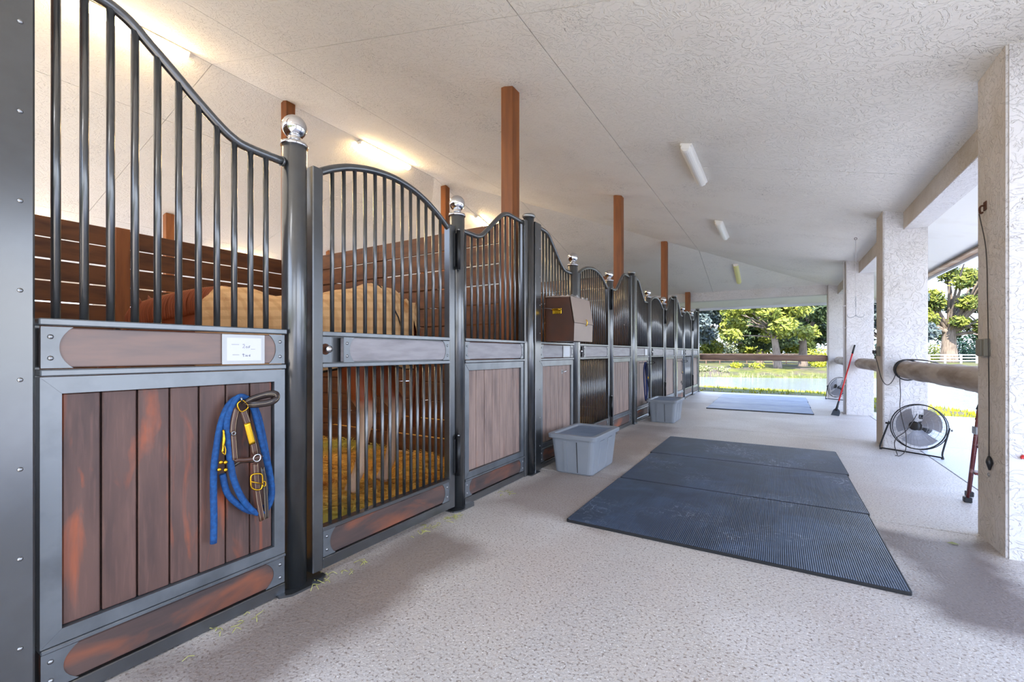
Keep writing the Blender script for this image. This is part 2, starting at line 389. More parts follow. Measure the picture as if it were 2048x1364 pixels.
# grass tufts along the near and far bank
def tufts(name, pts, hmin, hmax, mat, n):
    mb = MB()
    for (x, y) in pts:
        z = ground_z(x, y) - .02
        for k in range(n):
            a = random.uniform(0, 2 * PI); h = random.uniform(hmin, hmax); wd = .012 + h * .03; lx, ly = math.cos(a), math.sin(a)
            px, py = x + random.uniform(-.12, .12), y + random.uniform(-.12, .12); bx, by = random.uniform(-.3, .3) * h, random.uniform(-.3, .3) * h
            mb.add([(px - lx * wd, py - ly * wd, z), (px + lx * wd, py + ly * wd, z), (px + bx, py + by, z + h)], [(0, 1, 2)])
    o = obj(name, mb, mat, fix=False); o['kind'] = 'stuff'; return o
bank = [(x + random.random() * .5, lerp_pts(NEAR, x) - random.uniform(-.1, 3.5)) for x in [i * .06 - 9 for i in range(310)]]
bank += [(random.uniform(1.7, 7), random.uniform(12.2, 17)) for _ in range(350)] + [(random.uniform(-8, 2.2), random.uniform(15.8, 22)) for _ in range(420)]
bank = [p for p in bank if p[1] < lerp_pts(NEAR, p[0]) + .1]
tag(tufts('grass_tufts', bank, .05, .13, leafY, 7), 'short bright yellow-green grass between the barn floor and the pond', 'grass')
fb = [(x + random.random() * .6, lerp_pts(FAR, x) + random.uniform(0, 1.2)) for x in [i * .1 - 12 for i in range(320)]]
tag(tufts('bank_reeds', fb, .1, .45, leafD, 7), 'ragged pale grass fringe along the far pond bank', 'grass')

# ------------------------------------------------------------ floor
fl = struct(obj('floor', MB().box(-14.9, 5.0, YBACK - 1, 11.9, -.3, -.014).box(-14.9, 1.64, 11.9, YEND, -.3, -.014).box(5.0, 12, YBACK - 1, 4.2, -.3, -.014).box(-22, -14.9, YBACK - 1, YEND, -.3, -.014), jointm))
obj('slab', MB().box(5.0, 12, YBACK - 1, 4.2, -.02, -.002, .003), conc2, fl)  # unseen apron stretched wide to bounce sun onto the ceiling
obj('slab', MB().box(-22, -14.9, YBACK - 1, YEND, -.02, -.002, .003), conc2, fl)  # unseen outer apron added to bounce light onto the left ceiling
JY = [YBACK - 1, .47, 4.22, 7.98, 11.74, YEND]
for a, b in zip(JY, JY[1:]):
    obj('slab', MB().box(-2.3, 1.56, a + .006, b - .006, -.02, 0, .003), conc, fl)
for a, b in zip(JY[:-2], JY[1:-1]):
    obj('slab', MB().box(1.572, 4.98, a + .006, b - .006, -.02, -.002, .003), conc2, fl)
obj('slab', MB().box(1.572, 4.98, 11.75, 11.9, -.02, -.002, .003), conc2, fl)
obj('slab', MB().box(1.572, 1.64, 11.9, YEND, -.02, -.002, .003), conc2, fl)
obj('slab', MB().box(-14.88, -10.75, YBACK - 1, YEND, -.02, 0, .003), conc2, fl)
obj('slab', MB().box(-10.74, -2.31, YBACK - 1, YEND, -.02, 0, .003), conc, fl)

# ------------------------------------------------------------ ceiling: boarded panels with narrow seams under a roof deck
def clip(poly, a, b, c):       # keep a*x+b*y<=c
    out = []
    for i in range(len(poly)):
        p, q = poly[i], poly[(i + 1) % len(poly)]; dp = a * p[0] + b * p[1] - c; dq = a * q[0] + b * q[1] - c
        if dp <= 0: out.append(p)
        if (dp < 0 < dq) or (dq < 0 < dp):
            t = dp / (dp - dq); out.append((p[0] + (q[0] - p[0]) * t, p[1] + (q[1] - p[1]) * t))
    return out
def slab_poly(poly, zf, th, grow=0):
    n = len(poly); V = [(x, y, zf(x, y)) for x, y in poly] + [(x, y, zf(x, y) + th) for x, y in poly]
    return V, [tuple(range(n))[::-1], tuple(range(n, 2 * n))] + [(i, (i + 1) % n, n + (i + 1) % n, n + i) for i in range(n)]
facets = [  # (half planes in plan, z)
    ([(-1, 0, -RX), (1, 1, EX + 15.35 - EX * 0 - 0)], lambda x, y: 3.07 + .26 * (EX - x)),
]
zR = lambda x, y: 3.07 + .26 * (EX - x); zL = lambda x, y: 3.07 + .26 * (x - LX); zE = lambda x, y: 3.07 + .26 * (15.35 - y)
# right: x>=RX and EX-x <= 15.35-y -> y - x <= 15.35-EX ; left: x<=RX and x-LX<=15.35-y -> x+y<=15.35+LX ; end: the rest
FR = [(-1, 0, -RX), (-1, 1, 15.35 - EX)]; FL = [(1, 0, RX), (1, 1, 15.35 + LX)]; FE = [(1, -1, -(15.35 - EX)), (-1, -1, -(15.35 + LX))]
def clipall(poly, H):
    for h in H:
        if len(poly) < 3: return []
        poly = clip(poly, *h)
    return poly if len(poly) >= 3 else []
cb = MB()
full = [(-14.5, YBACK), (1.5, YBACK), (1.5, 15.4), (-14.5, 15.4)]
for H, zf in ((FR, zR), (FL, zL), (FE, zE)):
    p = clipall(full, H); V, Fc = slab_poly(p, lambda x, y, z=zf: z(x, y) + .012, .12); cb.add(V, Fc)
ceil = struct(obj('ceiling', cb, seamm))
gp = .004
XC = [-14.45, -11.3, -7.9, RX, -5.08, -1.735, 1.45]; YC = [YBACK, -.1, 2.96, 6.12, 9.3, 12.3, 15.38]
for H, zf in ((FR, zR), (FL, zL), (FE, zE)):
    for a, b in zip(XC, XC[1:]):
        for c, d in zip(YC, YC[1:]):
            p = clipall([(a + gp, c + gp), (b - gp, c + gp), (b - gp, d - gp), (a + gp, d - gp)], H)
            if p:
                V, Fc = slab_poly(p, zf, .0125); obj('ceiling_panel', MB().add(V, Fc), ceilm, ceil)

# ------------------------------------------------------------ pillars, beams, soffit, roof edge
PY = [3.84 + 3.66 * i for i in range(4)]
def pillar(y, x0=1.19, x1=1.635, dy=.455, top=None):
    poly = [(x0, 0), (x1, 0), (x1, ceil_z(x1, 0) + .02), (x0, ceil_z(x0, 0) + .02)] if x0 > -5 else [(x0, 0), (x1, 0), (x1, ceil_z(x1, 0) + .02), (x0, ceil_z(x0, 0) + .02)]
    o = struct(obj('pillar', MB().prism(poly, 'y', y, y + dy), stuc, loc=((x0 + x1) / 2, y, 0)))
    bm = bmesh.new(); bm.from_mesh(o.data); bmesh.ops.bevel(bm, geom=[e for e in bm.edges if abs(e.verts[0].co.z - e.verts[1].co.z) > 1], offset=.012, segments=2, affect='EDGES'); bm.to_mesh(o.data); bm.free()
    return o
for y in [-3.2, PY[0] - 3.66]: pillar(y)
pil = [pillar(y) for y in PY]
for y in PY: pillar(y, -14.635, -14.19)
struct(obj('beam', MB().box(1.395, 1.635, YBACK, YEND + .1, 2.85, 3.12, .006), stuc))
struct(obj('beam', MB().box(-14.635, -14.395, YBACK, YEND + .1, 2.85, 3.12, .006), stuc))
struct(obj('beam', MB().box(-14.6, 1.39, 15.02, 15.30, 2.89, 3.2, .006), stuc))
sof = MB()
def zo(x): return 3.02 - .26 * (x - 1.63)
sof.prism([(1.63, zo(1.63)), (2.56, zo(2.56)), (2.56, zo(2.56) + .03), (1.63, zo(1.63) + .03)], 'y', YBACK, 16.3)
struct(obj('soffit', sof, smooth_w))
s2 = MB(); s2.add([(-15.5, 15.3, 3.0), (1.63, 15.3, 3.0), (2.56, 16.3, 2.78), (-15.5, 16.3, 2.78), (-15.5, 15.3, 3.05), (1.63, 15.3, 3.05), (2.56, 16.3, 2.83), (-15.5, 16.3, 2.83)],
       [(0, 1, 2, 3), (4, 5, 6, 7), (0, 1, 5, 4), (1, 2, 6, 5), (2, 3, 7, 6), (3, 0, 4, 7)])
struct(obj('soffit', s2, smooth_w))
struct(obj('fascia', MB().box(2.56, 2.6, YBACK, 16.34, 2.70, 2.97, .004), fascm))
struct(obj('fascia', MB().box(-15.6, 2.56, 16.3, 16.34, 2.70, 2.97, .004), fascm))
struct(obj('fascia', MB().box(2.44, 2.56, YBACK, 16.3, 2.745, 2.772, .003), stainm))
struct(obj('fascia', MB().box(-15.64, -15.6, YBACK, 16.34, 2.70, 2.97, .004), fascm))
rf = MB()
for H, zf in ((FR, zR), (FL, zL), (FE, zE)):
    HH = [h for h in H]; p = clipall([(-15.64, YBACK), (2.6, YBACK), (2.6, 16.34), (-15.64, 16.34)], HH)
    V, Fc = slab_poly(p, lambda x, y, z=zf: z(x, y) + .18, .1); rf.add(V, Fc)
struct(obj('roof', rf, M('grey_shingle_roof', (120, 116, 112), .9)))
for (y, x) in ((5.95, 2.1), (11.2, 2.1)):
    t = thing('soffit_vent', 'grey-brown louvred vent in the white soffit beyond the %s pillar' % ('nearest' if y < 8 else 'third'), 'vent', (x, y, zo(x)))
    sl = math.atan(.26); mm = Matrix.Translation((x, y, zo(x) - .004)) @ Matrix.Rotation(sl, 4, 'Y')
    fr = MB().box(-.1, .1, -.3, -.27, -.012, .004).box(-.1, .1, .27, .3, -.012, .004).box(-.1, -.08, -.27, .27, -.012, .004).box(.08, .1, -.27, .27, -.012, .004).xf(mm)
    obj('vent_frame', fr, ventm, t)
    for k in range(7):
        x_ = -.07 + k * .0235
        obj('louvre', MB().add([(x_, -.27, -.01), (x_, .27, -.01), (x_ + .017, .27, .002), (x_ + .017, -.27, .002), (x_ + .002, -.27, -.008), (x_ + .002, .27, -.008), (x_ + .019, .27, .004), (x_ + .019, -.27, .004)],
            [(0, 1, 2, 3), (4, 5, 6, 7), (0, 1, 5, 4), (1, 2, 6, 5), (2, 3, 7, 6), (3, 0, 4, 7)]).xf(mm), ventm, t)

# ------------------------------------------------------------ wooden posts and board walls
def wpost(x, y, z1, label, s=.145, cat='post', grp='brown timber posts of the barn', name='timber_post'):
    o = obj(name, MB().box(x - s / 2, x + s / 2, y - s / 2, y + s / 2, 0, z1, .004), postw, loc=(x, y, 0)); return tag(o, label, cat, grp)
ords = ['first', 'second', 'third', 'fourth', 'fifth']
for i, y in enumerate(FX):
    yy = min(y + .02, 15.0) if i < 4 else 14.93
    wpost(-2.457, yy, ceil_z(-2.457, yy) + .01, 'brown timber post up to the ceiling behind the %s flat-capped steel post' % ords[i])
    wpost(-6.49, yy, ceil_z(-6.49, yy) + .01, 'brown timber post under the ridge at the stall back corner, %s from the camera' % ords[i])
    if 0 < i < 4: wpost(-10.6, yy, ceil_z(-10.6, yy) + .01, 'brown timber post seen above the back wall boards, %s of the far row' % ords[i - 1], grp='far timber posts beyond the stall back walls')
def boardwall(label, along, a0, a1, other, posts, grp):
    # planks run along 'x' or 'y'; split at the middle post
    loc = ((a0 + a1) / 2, other, 0) if along == 'x' else (other, (a0 + a1) / 2, 0)
    t = thing('board_wall', label, 'board wall', loc, grp)
    mid = posts; seg = [(a0, mid - .003), (mid + .003, a1)]
    for k in range(12):
        z1 = 2.655 - k * .22; z0 = max(z1 - .205, .02)
        if z1 < .05: continue
        for (p, q) in seg:
            j = random.uniform(-.0025, .0025)
            if along == 'x': mb = MB().box(p, q, other - .011, other + .011, z0 + j, z1 + j, .003)
            else: mb = MB().box(other - .011, other + .011, p, q, z0 + j, z1 + j, .003)
            obj('board', mb, boardw, t)
    if along == 'x': obj('stud', MB().box(mid - .06, mid + .06, other + .019, other + .10, 0, 2.6, .004), postw, t)
    else: obj('stud', MB().box(other + .019, other + .11, mid - .065, mid + .065, 0, 2.66, .004), postw, t)
    return t
for i in range(NB):
    a = FX[i] + .09; b = (FX[i + 1] - .055) if i < 3 else 14.86
    boardwall('brown slatted board wall closing the back of the %s stall' % ords[i], 'y', a, b, -6.44, FX[i] + 1.72, 'board walls of the stalls')
for i in range(NB + 1):
    y = FX[i] if i < 4 else 14.93
    boardwall('brown slatted partition wall behind the %s flat-capped steel post' % ords[i], 'x', -6.41, -2.54, y, -4.46, 'board partitions of the stalls')

# ------------------------------------------------------------ steel stall fronts
XF = -2.22
def yz(mb, pts, r, n=10, x=XF): return mb.tube([(x, p[0], p[1]) for p in pts], r, n)
def zcurve(pts, y):
    return lerp_pts(pts, y)
def screw(y, z, x, parent, r=.009):
    obj('screw', MB().lathe([(r, 0), (r * .9, .003), (r * .4, .005), (0, .0055)], (x, y, z), 8, (1, 0, 0)), screwm, parent)
def plate_poly(y0, y1, z0, z1, side):   # end plate with a concave bite towards the board
    w_ = y1 - y0; n = 8; arc = []
    zc = (z0 + z1) / 2; h = (z1 - z0) / 2
    for k in range(n + 1):
        t = -1 + 2 * k / n; dep = .30 * w_ * (1 - abs(t) ** 2.2)
        arc.append((t * h * .86, dep))
    if side < 0:   # plate on low-y end, bite at y1
        return [(y0, z0), (y1, z0)] + [(y1 - .012 - d, zc + t) for t, d in arc] + [(y1, z1), (y0, z1)]
    return [(y1, z1), (y0, z1)] + [(y0 + .012 + d, zc - t) for t, d in arc] + [(y0, z0), (y1, z0)]
def board_with_plates(t, y0, y1, z0, z1, wood, pw=.085, name='name_board', xo=0):
    obj(name, MB().box(XF - .005, XF + .026 + xo, y0 + .004, y1 - .004, z0 + .004, z1 - .004, .004), wood, t)
    for side, (a, b) in ((-1, (y0 + .002, y0 + pw)), (1, (y1 - pw, y1 - .002))):
        p = obj('end_plate', MB().prism(plate_poly(a, b, z0 + .002, z1 - .002, side), 'x', XF + .0265 + xo, XF + .0305 + xo), steel2, t)
        ym = a + .024 if side < 0 else b - .024
        for zz in (z0 + (z1 - z0) * .25, z0 + (z1 - z0) * .75): screw(ym, zz, XF + .0305 + xo, p)
def planked(t, y0, y1, wood):
    z0, z1 = .215, 1.165; wl, wt, wb = .055, .06, .05
    A = [(y0, z0), (y1, z0), (y1, z1), (y0, z1)]; B = [(y0 + wl, z0 + wb), (y1 - wl, z0 + wb), (y1 - wl, z1 - wt), (y0 + wl, z1 - wt)]
    for k in range(4):
        l = (k + 1) % 4
        obj('frame_bar', MB().prism([A[k], A[l], B[l], B[k]], 'x', XF - .02, XF + .032 - .002 * (k % 2)), steel2, t)
    n = 7; ya, yb = B[0][0] + .002, B[1][0] - .002; pw = (yb - ya) / n
    for k in range(n):
        obj('plank', MB().box(XF - .015, XF + .014 + random.uniform(-.0015, .0015), ya + k * pw + .003, ya + (k + 1) * pw - .003, z0 + wb + .002, z1 - wt - .002, .004), wood, t)
    obj('backing_sheet', MB().box(XF - .021, XF - .015, y0, y1, z0, z1), steel, t)
    # mouldings, kick board and bottom channel
    obj('moulding', MB().box(XF - .02, XF + .04, y0, y1, .198, .213, .003), steel2, t)
    board_with_plates(t, y0, y1, .062, .196, kickw, .10, 'kick_board')
    obj('bottom_rail', MB().box(XF - .02, XF + .036, y0, y1, .004, .060, .004), steel, t)
    obj('sill_rail', MB().box(XF - .028, XF + .045, y0 - .005, y1 + .005, 1.347, 1.372, .004), steel2, t)
    obj('middle_rail', MB().box(XF - .02, XF + .042, y0 - .002, y1 + .002, 1.168, 1.192, .004), steel2, t)
def bars(t, ys_, curve, z0, r=.0135, dz=-.012):
    for y in ys_:
        obj('bar', MB().tube([(XF, y, z0), (XF, y, zcurve(curve, y) + dz)], r, 10), steel, t)
SW = [(.19, 2.612), (.30, 2.612), (.39, 2.605), (.46, 2.578), (.52, 2.53), (.61, 2.455), (.70, 2.378), (.785, 2.312), (.85, 2.273), (.92, 2.256), (1.10, 2.254)]
RISE = [(2.62, 2.253), (2.75, 2.255), (2.83, 2.257), (2.89, 2.275), (2.95, 2.315), (3.05, 2.40), (3.17, 2.50), (3.25, 2.555), (3.32, 2.58), (3.40, 2.584), (3.61, 2.578)]
ARCH = [(1.27, 2.246), (1.34, 2.292), (1.42, 2.335), (1.52, 2.376), (1.66, 2.412), (1.80, 2.430), (1.92, 2.430), (2.06, 2.410), (2.18, 2.374), (2.29, 2.325), (2.38, 2.275), (2.46, 2.222)]
def S(c, f=F0): return [(y + f, z) for y, z in c]
def sm(c):
    return [(p[1], p[2]) for p in smooth_curve([(0, y, z) for y, z in c], 4)]
sill_lbl = ['nearest the camera', 'in the second stall front', 'in the third stall front', 'in the farthest stall front']
# --- swooping fixed panel
a = F0
pA = thing('stall_screen', 'black steel panel with worn brown planks and a swooping top rail, nearest the camera', 'stall screen', (XF, a + .64, 0), 'fixed stall front panels')
cA = sm(S(SW)); obj('top_rail', yz(MB(), cA, .021, 12), steel, pA)
bars(pA, [.501 + .0757 * k for k in range(11)], cA, 1.37)
board_with_plates(pA, a + .205, a + 1.09, 1.194, 1.345, namew)
planked(pA, a + .205, a + 1.09, plankw)
obj('backing_strip', MB().box(XF - .034, XF - .022, a + .18, a + .215, 0, 1.36), steel, pA)
ch_ = obj('side_channel', MB().box(XF - .03, XF + .05, a + .058, a + .190, 0, 2.63, .006), steel, pA)
for z in (.30, .60, .90, 1.2, 1.5, 1.80, 2.1, 2.4): screw(a + .155, z - .04, XF + .05, ch_, .008)
obj('rail_flange', MB().lathe([(.026, 0), (.026, .012)], (XF, a + 1.088, 2.254), 12, (0, 1, 0)), steel, pA)
# --- door
def make_door(a, wood):
    t = thing('stall_door', 'black barred stall door with an arched top rail and grey name board, first from the camera', 'stall door', (XF, a + 1.87, 0), 'barred stall doors with arched tops')
    y0, y1 = a + 1.25, a + 2.495
    for (p, q, z) in ((y0, y0 + .065, 2.285), (y1 - .065, y1, 2.26)):
        obj('stile', MB().box(XF - .028, XF + .032, p, q, .03, z, .005), steel, t)
    c = sm(S(ARCH, a)); obj('arched_rail', yz(MB(), c, .022, 12), steel, t)
    ya, yb = y0 + .065, y1 - .065
    bars(t, [ya + (yb - ya) * (k + 1) / 14 for k in range(13)], c, 1.37, .0125)
    obj('sill_rail', MB().box(XF - .026, XF + .035, ya - .003, yb + .003, 1.347, 1.372, .003), steel2, t)
    obj('middle_rail', MB().box(XF - .024, XF + .035, ya - .003, yb + .003, 1.168, 1.192, .003), steel2, t)
    board_with_plates(t, ya + .135, yb - .002, 1.194, 1.345, wood, .08)
    obj('backing_sheet', MB().box(XF - .022, XF - .016, ya, yb, 1.19, 1.35), steel, t)
    pl = obj('latch_plate', MB().box(XF - .018, XF + .006, ya + .002, ya + .075, 1.194, 1.345, .002), steel2, t)
    obj('latch_recess', MB().lathe([(.032, 0), (.030, .004), (.02, .002)], (XF + .006, ya + .032, 1.272), 16, (1, 0, 0)), rust, pl)
    obj('latch_knob', MB().lathe([(.008, 0), (.008, .014), (.017, .02), (.021, .03), (.019, .04), (.008, .048), (0, .05)], (XF + .006, ya + .032, 1.272), 14, (1, 0, 0)), chrome, pl)
    for k in range(16):
        y = ya + (yb - ya) * (k + 1) / 17
        obj('bar', MB().tube([(XF, y, .26), (XF, y, 1.17)], .0115, 10), steel, t)
    obj('bottom_rail', MB().box(XF - .026, XF + .035, ya - .003, yb + .003, .245, .268, .003), steel, t)
    board_with_plates(t, ya, yb, .095, .245, kickw, .085, 'kick_board', -.004)
    obj('bottom_rail', MB().box(XF - .026, XF + .036, ya - .003, yb + .003, .035, .095, .004), steel, t)
    for z in (.30, 1.93):
        h = obj('hinge', MB().box(XF + .03, XF + .042, y1 - .02, y1 + .028, z, z + .27, .003).tube([(XF + .056, y1 + .012, z - .02), (XF + .056, y1 + .012, z + .29)], .016, 10), blackm, t)
        obj('hinge_pin', MB().lathe([(.008, 0), (.011, .006), (.007, .014)], (XF + .056, y1 + .012, z + .29), 10), screwm, h)
    return t
dA = make_door(a, namew2)
# --- rising fixed panel
pC = thing('stall_screen', 'black steel panel with pale planks and rising top rail, beside the first stall door', 'stall screen', (XF, a + 3.12, 0), 'fixed stall front panels')
cC = sm(S(RISE)); obj('top_rail', yz(MB(), cC, .021, 12), steel, pC)
y0c, y1c = a + 2.625, a + 3.60
bars(pC, [y0c + .04 + (y1c - y0c - .08) * k / 10 for k in range(11)], cC, 1.37, .012)
board_with_plates(pC, y0c, y1c, 1.194, 1.345, namew2, .07); planked(pC, y0c, y1c, plankw2)
obj('side_channel', MB().box(XF - .03, XF + .045, a + 3.602, a + 3.655, 0, 2.60, .006), steel, pC)
# --- posts
def ball_post(y, label):
    t = thing('ball_post', label, 'post', (XF - .01, y, 0), 'round steel posts topped with chrome balls')
    x = XF - .005
    obj('shaft', MB().lathe([(.0615, 0), (.0615, 2.355), (.056, 2.362)], (x, y, 0), 28), steel, t)
    obj('foot_plate', MB().prism([(x - .08, y - .12), (x + .06, y - .12), (x + .095, y - .07), (x + .10, y + .10), (x + .06, y + .15), (x - .08, y + .15)], 'z', 0, .012), steel, t)
    fn = obj('chrome_cap', MB().lathe([(.068, 2.355), (.069, 2.364), (.066, 2.374), (.048, 2.382), (.036, 2.388), (.031, 2.398), (.034, 2.408), (.03, 2.415)], (x, y, 0), 28), chrome, t)
    pr = [(.063 * math.sin(PI * k / 14), 2.463 - .063 * math.cos(PI * k / 14)) for k in range(1, 14)] + [(0, 2.526)]
    obj('chrome_ball', MB().lathe([(.02, 2.403)] + pr, (x, y, 0), 28), chrome, t)
    return t
b1 = ball_post(a + 1.165, 'round black steel post with a chrome ball, left of the first stall door')
b2 = ball_post(a + 2.565, 'round black steel post with a chrome ball, right of the first stall door')
def flat_post(y, label):
    t = thing('capped_post', label, 'post', (XF, y, 0), 'round steel posts with flat caps')
    obj('shaft', MB().lathe([(.055, 0), (.055, 2.66)], (XF, y, 0), 24), steel, t)
    obj('foot_plate', MB().box(XF - .08, XF + .09, y - .095, y + .095, 0, .012, .003), steel, t)
    obj('flat_cap', MB().lathe([(.056, 2.655), (.066, 2.662), (.068, 2.678), (.06, 2.69), (.03, 2.696), (0, 2.697)], (XF, y, 0), 24), cap_m, t)
    return t
fp = flat_post(FX[0], 'round black steel post with a flat cap at the left of the nearest stall panel')
for i in range(1, NB + 1): dup(fp, (0, PITCH * i, 0), 'steel post with a flat grey cap between %s' % ['', 'the first and second stall fronts', 'the second and third stall fronts', 'the third and fourth stall fronts', 'the last stall front and the open end'][i])
for i in range(1, NB):
    d = (0, PITCH * i, 0); n = ords[i]
    dup(pA, d, {1: 'steel stall panel with swooping rail, partly behind the hanging brown tack box', 2: 'steel stall panel with swooping rail and a navy lead rope hung on it', 3: 'steel stall panel with swooping rail and a black halter hung on it'}[i])
    dup(dA, d, 'barred stall door with an arched top rail, %s from the camera' % n)
    dup(pC, d, 'steel stall panel with a rising top rail, beside the %s stall door' % n)
    dup(b1, d, 'steel post with a chrome ball, left of the %s stall door' % n)
    dup(b2, d, 'steel post with a chrome ball, right of the %s stall door' % n)
# pale planks on the second and later panels
for o in list(bpy.data.objects):
    if o.parent and o.parent.get('category') == 'stall screen' and o.parent.location.y > 4.2 and o.name.startswith(('plank', 'name_board')) and o.parent.location.y % PITCH < 1.5:
        o.material_slots[0].link = 'OBJECT'; o.material_slots[0].material = (plankw2 if o.name.startswith('plank') else namew2).m

# name cards
for i in range(NB):
    y = 1.135 + PITCH * i; x = XF + .032
    t = thing('name_card', 'white name card in a clear sleeve on the %s stall name board' % ['nearest', 'second', 'third', 'farthest'][i], 'card', (x, y, 1.20), 'name cards on the stall fronts')
    obj('sleeve', MB().box(x, x + .003, y - .098, y + .098, 1.197, 1.338, .001), plast, t)
    obj('paper', MB().box(x + .003, x + .0042, y - .078, y + .080, 1.214, 1.322), paper, t)
    if i == 0:
        wr = MB()
        def st(pts, r=.0010): wr.tube([(x + .0046, y + p[0], 1.268 + p[1]) for p in pts], r, 4)
        st([(-.058, .022), (-.025, .022)], .0006); st([(-.054, -.026), (-.024, -.026)], .0006); st([(.03, .000), (.05, .000)], .0006)
        st([(-.008, .022), (-.001, .024), (.000, .016), (-.009, .006), (.001, .007)])
        st([(.010, .014), (.006, .009), (.010, .005), (.014, .009), (.010, .014)]); st([(.019, .005), (.020, .014), (.026, .017)]); st([(.020, .010), (.025, .010)])
        st([(-.006, -.020), (-.004, -.036)]); st([(-.010, -.025), (.001, -.024)]); st([(.005, -.035), (.006, -.027), (.010, -.034), (.012, -.027), (.014, -.035)])
        st([(.024, -.027), (.019, -.031), (.024, -.035), (.026, -.024), (.025, -.035)])
        obj('handwriting', wr, ink, t)

# ------------------------------------------------------------ blue rope and leather halter on the nearest panel
XH = XF + .055
def H(zx, zy, dx=0.0, x=XH):   # point picked in the close-up of the halter (4.011 px per photo px)
    return onX(400 + zx / 4.011, 760 + zy / 4.011, x + dx)
hk = thing('hook', 'small steel hook holding the halter and the bright blue rope', 'hook', H(335, 160, 0, XF + .014))
obj('hook_wire', MB().tube(smooth_curve([H(335, 185, 0, XF + .014), H(335, 175, 0, XH), H(335, 165, .045), H(333, 150, .05), H(330, 142, .045)], 4), .004, 8), screwm, hk)
rp = MB()
loopA = [(180, 755), (215, 900), (290, 985), (400, 1052), (500, 1035), (558, 960), (572, 860), (545, 700), (500, 520), (455, 330), (425, 220), (385, 160), (340, 132), (295, 150), (245, 235), (215, 340), (222, 480), (245, 660), (275, 810), (345, 960), (440, 1060), (520, 1052), (568, 965), (578, 870), (560, 740), (535, 610), (500, 420), (462, 270), (410, 175), (345, 138), (270, 160), (210, 235), (165, 360), (135, 520), (112, 700), (108, 900), (112, 1100), (108, 1310)]
n_ = len(loopA); pts = []
for i, (x_, y_) in enumerate(loopA):
    lay = .0 if i < 8 else (.018 if i < 22 else .004)
    pts.append(H(x_, y_, lay))
rope = tag(obj('lead_rope', rp.tube(smooth_curve(pts, 5), .0138, 10), ropeb, loc=tuple(pts[12])), 'bright blue cotton lead rope looped over a hook on the nearest panel', 'rope')
hl = thing('halter', 'brown leather halter with brass buckles hanging in the bright blue rope loop', 'halter', H(340, 200))
def strap(name, pts, wd=.011, th=.35, mat=leather, parent=hl, dx=.03):
    wd *= 1.35
    P = smooth_curve([H(p[0], p[1], (p[2] if len(p) > 2 else dx)) for p in pts], 5)
    o = obj(name, MB().tube(P, wd, 8, flat=th, up=(1, 0, 0)), mat, parent)
    if mat is leather or mat is leatherd:
        Q = [p + Vector((wd * th + .0005, 0, 0)) for p in P]
        for s_ in (-1, 1): obj('stitching', MB().tube([q + Vector((-.0016, s_ * wd * .6, 0)) for q in Q], .0006, 4), stitchm, o)
    return o
strap('crown_strap', [(365, 185), (430, 150, .05), (540, 118, .07), (605, 120, .08), (612, 150, .09), (560, 180, .09), (450, 195, .07), (375, 195)], .012, .3, leatherd)
strap('crown_strap', [(370, 178, .04), (450, 140, .06), (560, 108, .075), (612, 112, .085), (622, 135, .09)], .010, .3, leatherd)
strap('cheek_strap', [(345, 240), (385, 360), (420, 480), (442, 590)], .0125)
strap('cheek_strap', [(295, 225), (272, 330), (262, 420)], .0105)
strap('cheek_strap', [(268, 440), (275, 540), (282, 640)], .0095)
strap('nose_band', [(285, 642), (370, 640), (440, 628), (495, 610)], .0075, .7, leather)
strap('nose_band', [(270, 690, .0), (330, 655, .01), (420, 650, .01), (470, 640)], .006, .5, leatherd)
strap('chin_strap', [(445, 670), (452, 800), (468, 950), (500, 1125)], .0105)
strap('chin_strap', [(500, 700), (522, 850), (530, 1000), (535, 1110)], .0085, .3, leatherd)
strap('brass_name_plate', [(378, 345, .037), (400, 430, .037), (422, 515, .037)], .0115, .12, brass)
obj('brass_ring', MB().tube(smooth_curve([H(300, 195, .038), H(345, 165, .038), H(388, 215, .038), H(330, 255, .038)], 4, True), .0032, 6, True), brass, hl)
obj('brass_ring', MB().tube([Vector(H(458, 625, .036)) + Vector((0, .017 * math.cos(t * PI / 8), .017 * math.sin(t * PI / 8))) for t in range(16)], .0035, 6, True), chrome, hl)
obj('brass_ring', MB().tube([Vector(H(270, 428, .036)) + Vector((0, .008 * math.cos(t * PI / 6), .008 * math.sin(t * PI / 6))) for t in range(12)], .0025, 6, True), screwm, hl)
obj('buckle', MB().tube(smooth_curve([H(412, 765, .04), H(455, 752, .04), H(495, 760, .04), H(502, 820, .04), H(492, 870, .04), H(455, 882, .04), H(415, 865, .04), H(408, 815, .04)], 3, True), .0042, 6, True).tube([H(410, 815, .044), H(505, 835, .044)], .003, 6), brass, hl)
obj('buckle', MB().tube(smooth_curve([H(505, 815, .036), H(525, 820, .036), H(523, 850, .036), H(503, 848, .036)], 3, True), .003, 6, True), brass, hl)
sn = thing('snap_clip', 'brass snap clip on the blue lead rope beside the planks', 'clip', H(185, 560))
obj('clip_body', MB().tube(smooth_curve([H(188, 400, .03), H(192, 470, .03), H(186, 530, .03), H(180, 580, .03)], 4), [.005] * 4 + [.007] * 4 + [.005] * 4 + [.006], 8), brass, sn)
obj('clip_gate', MB().tube(smooth_curve([H(180, 580, .03), H(200, 600, .03), H(205, 560, .03), H(192, 520, .03)], 4), .003, 6), brass, sn)
for (x_, y_) in ((165, 660), (202, 660), (152, 718), (203, 720)):
    obj('rope_crimp', MB().lathe([(.009, 0), (.009, .006), (.005, .009), (0, .01)], H(x_, y_, .028), 10, (1, 0, 0)), brass, sn)

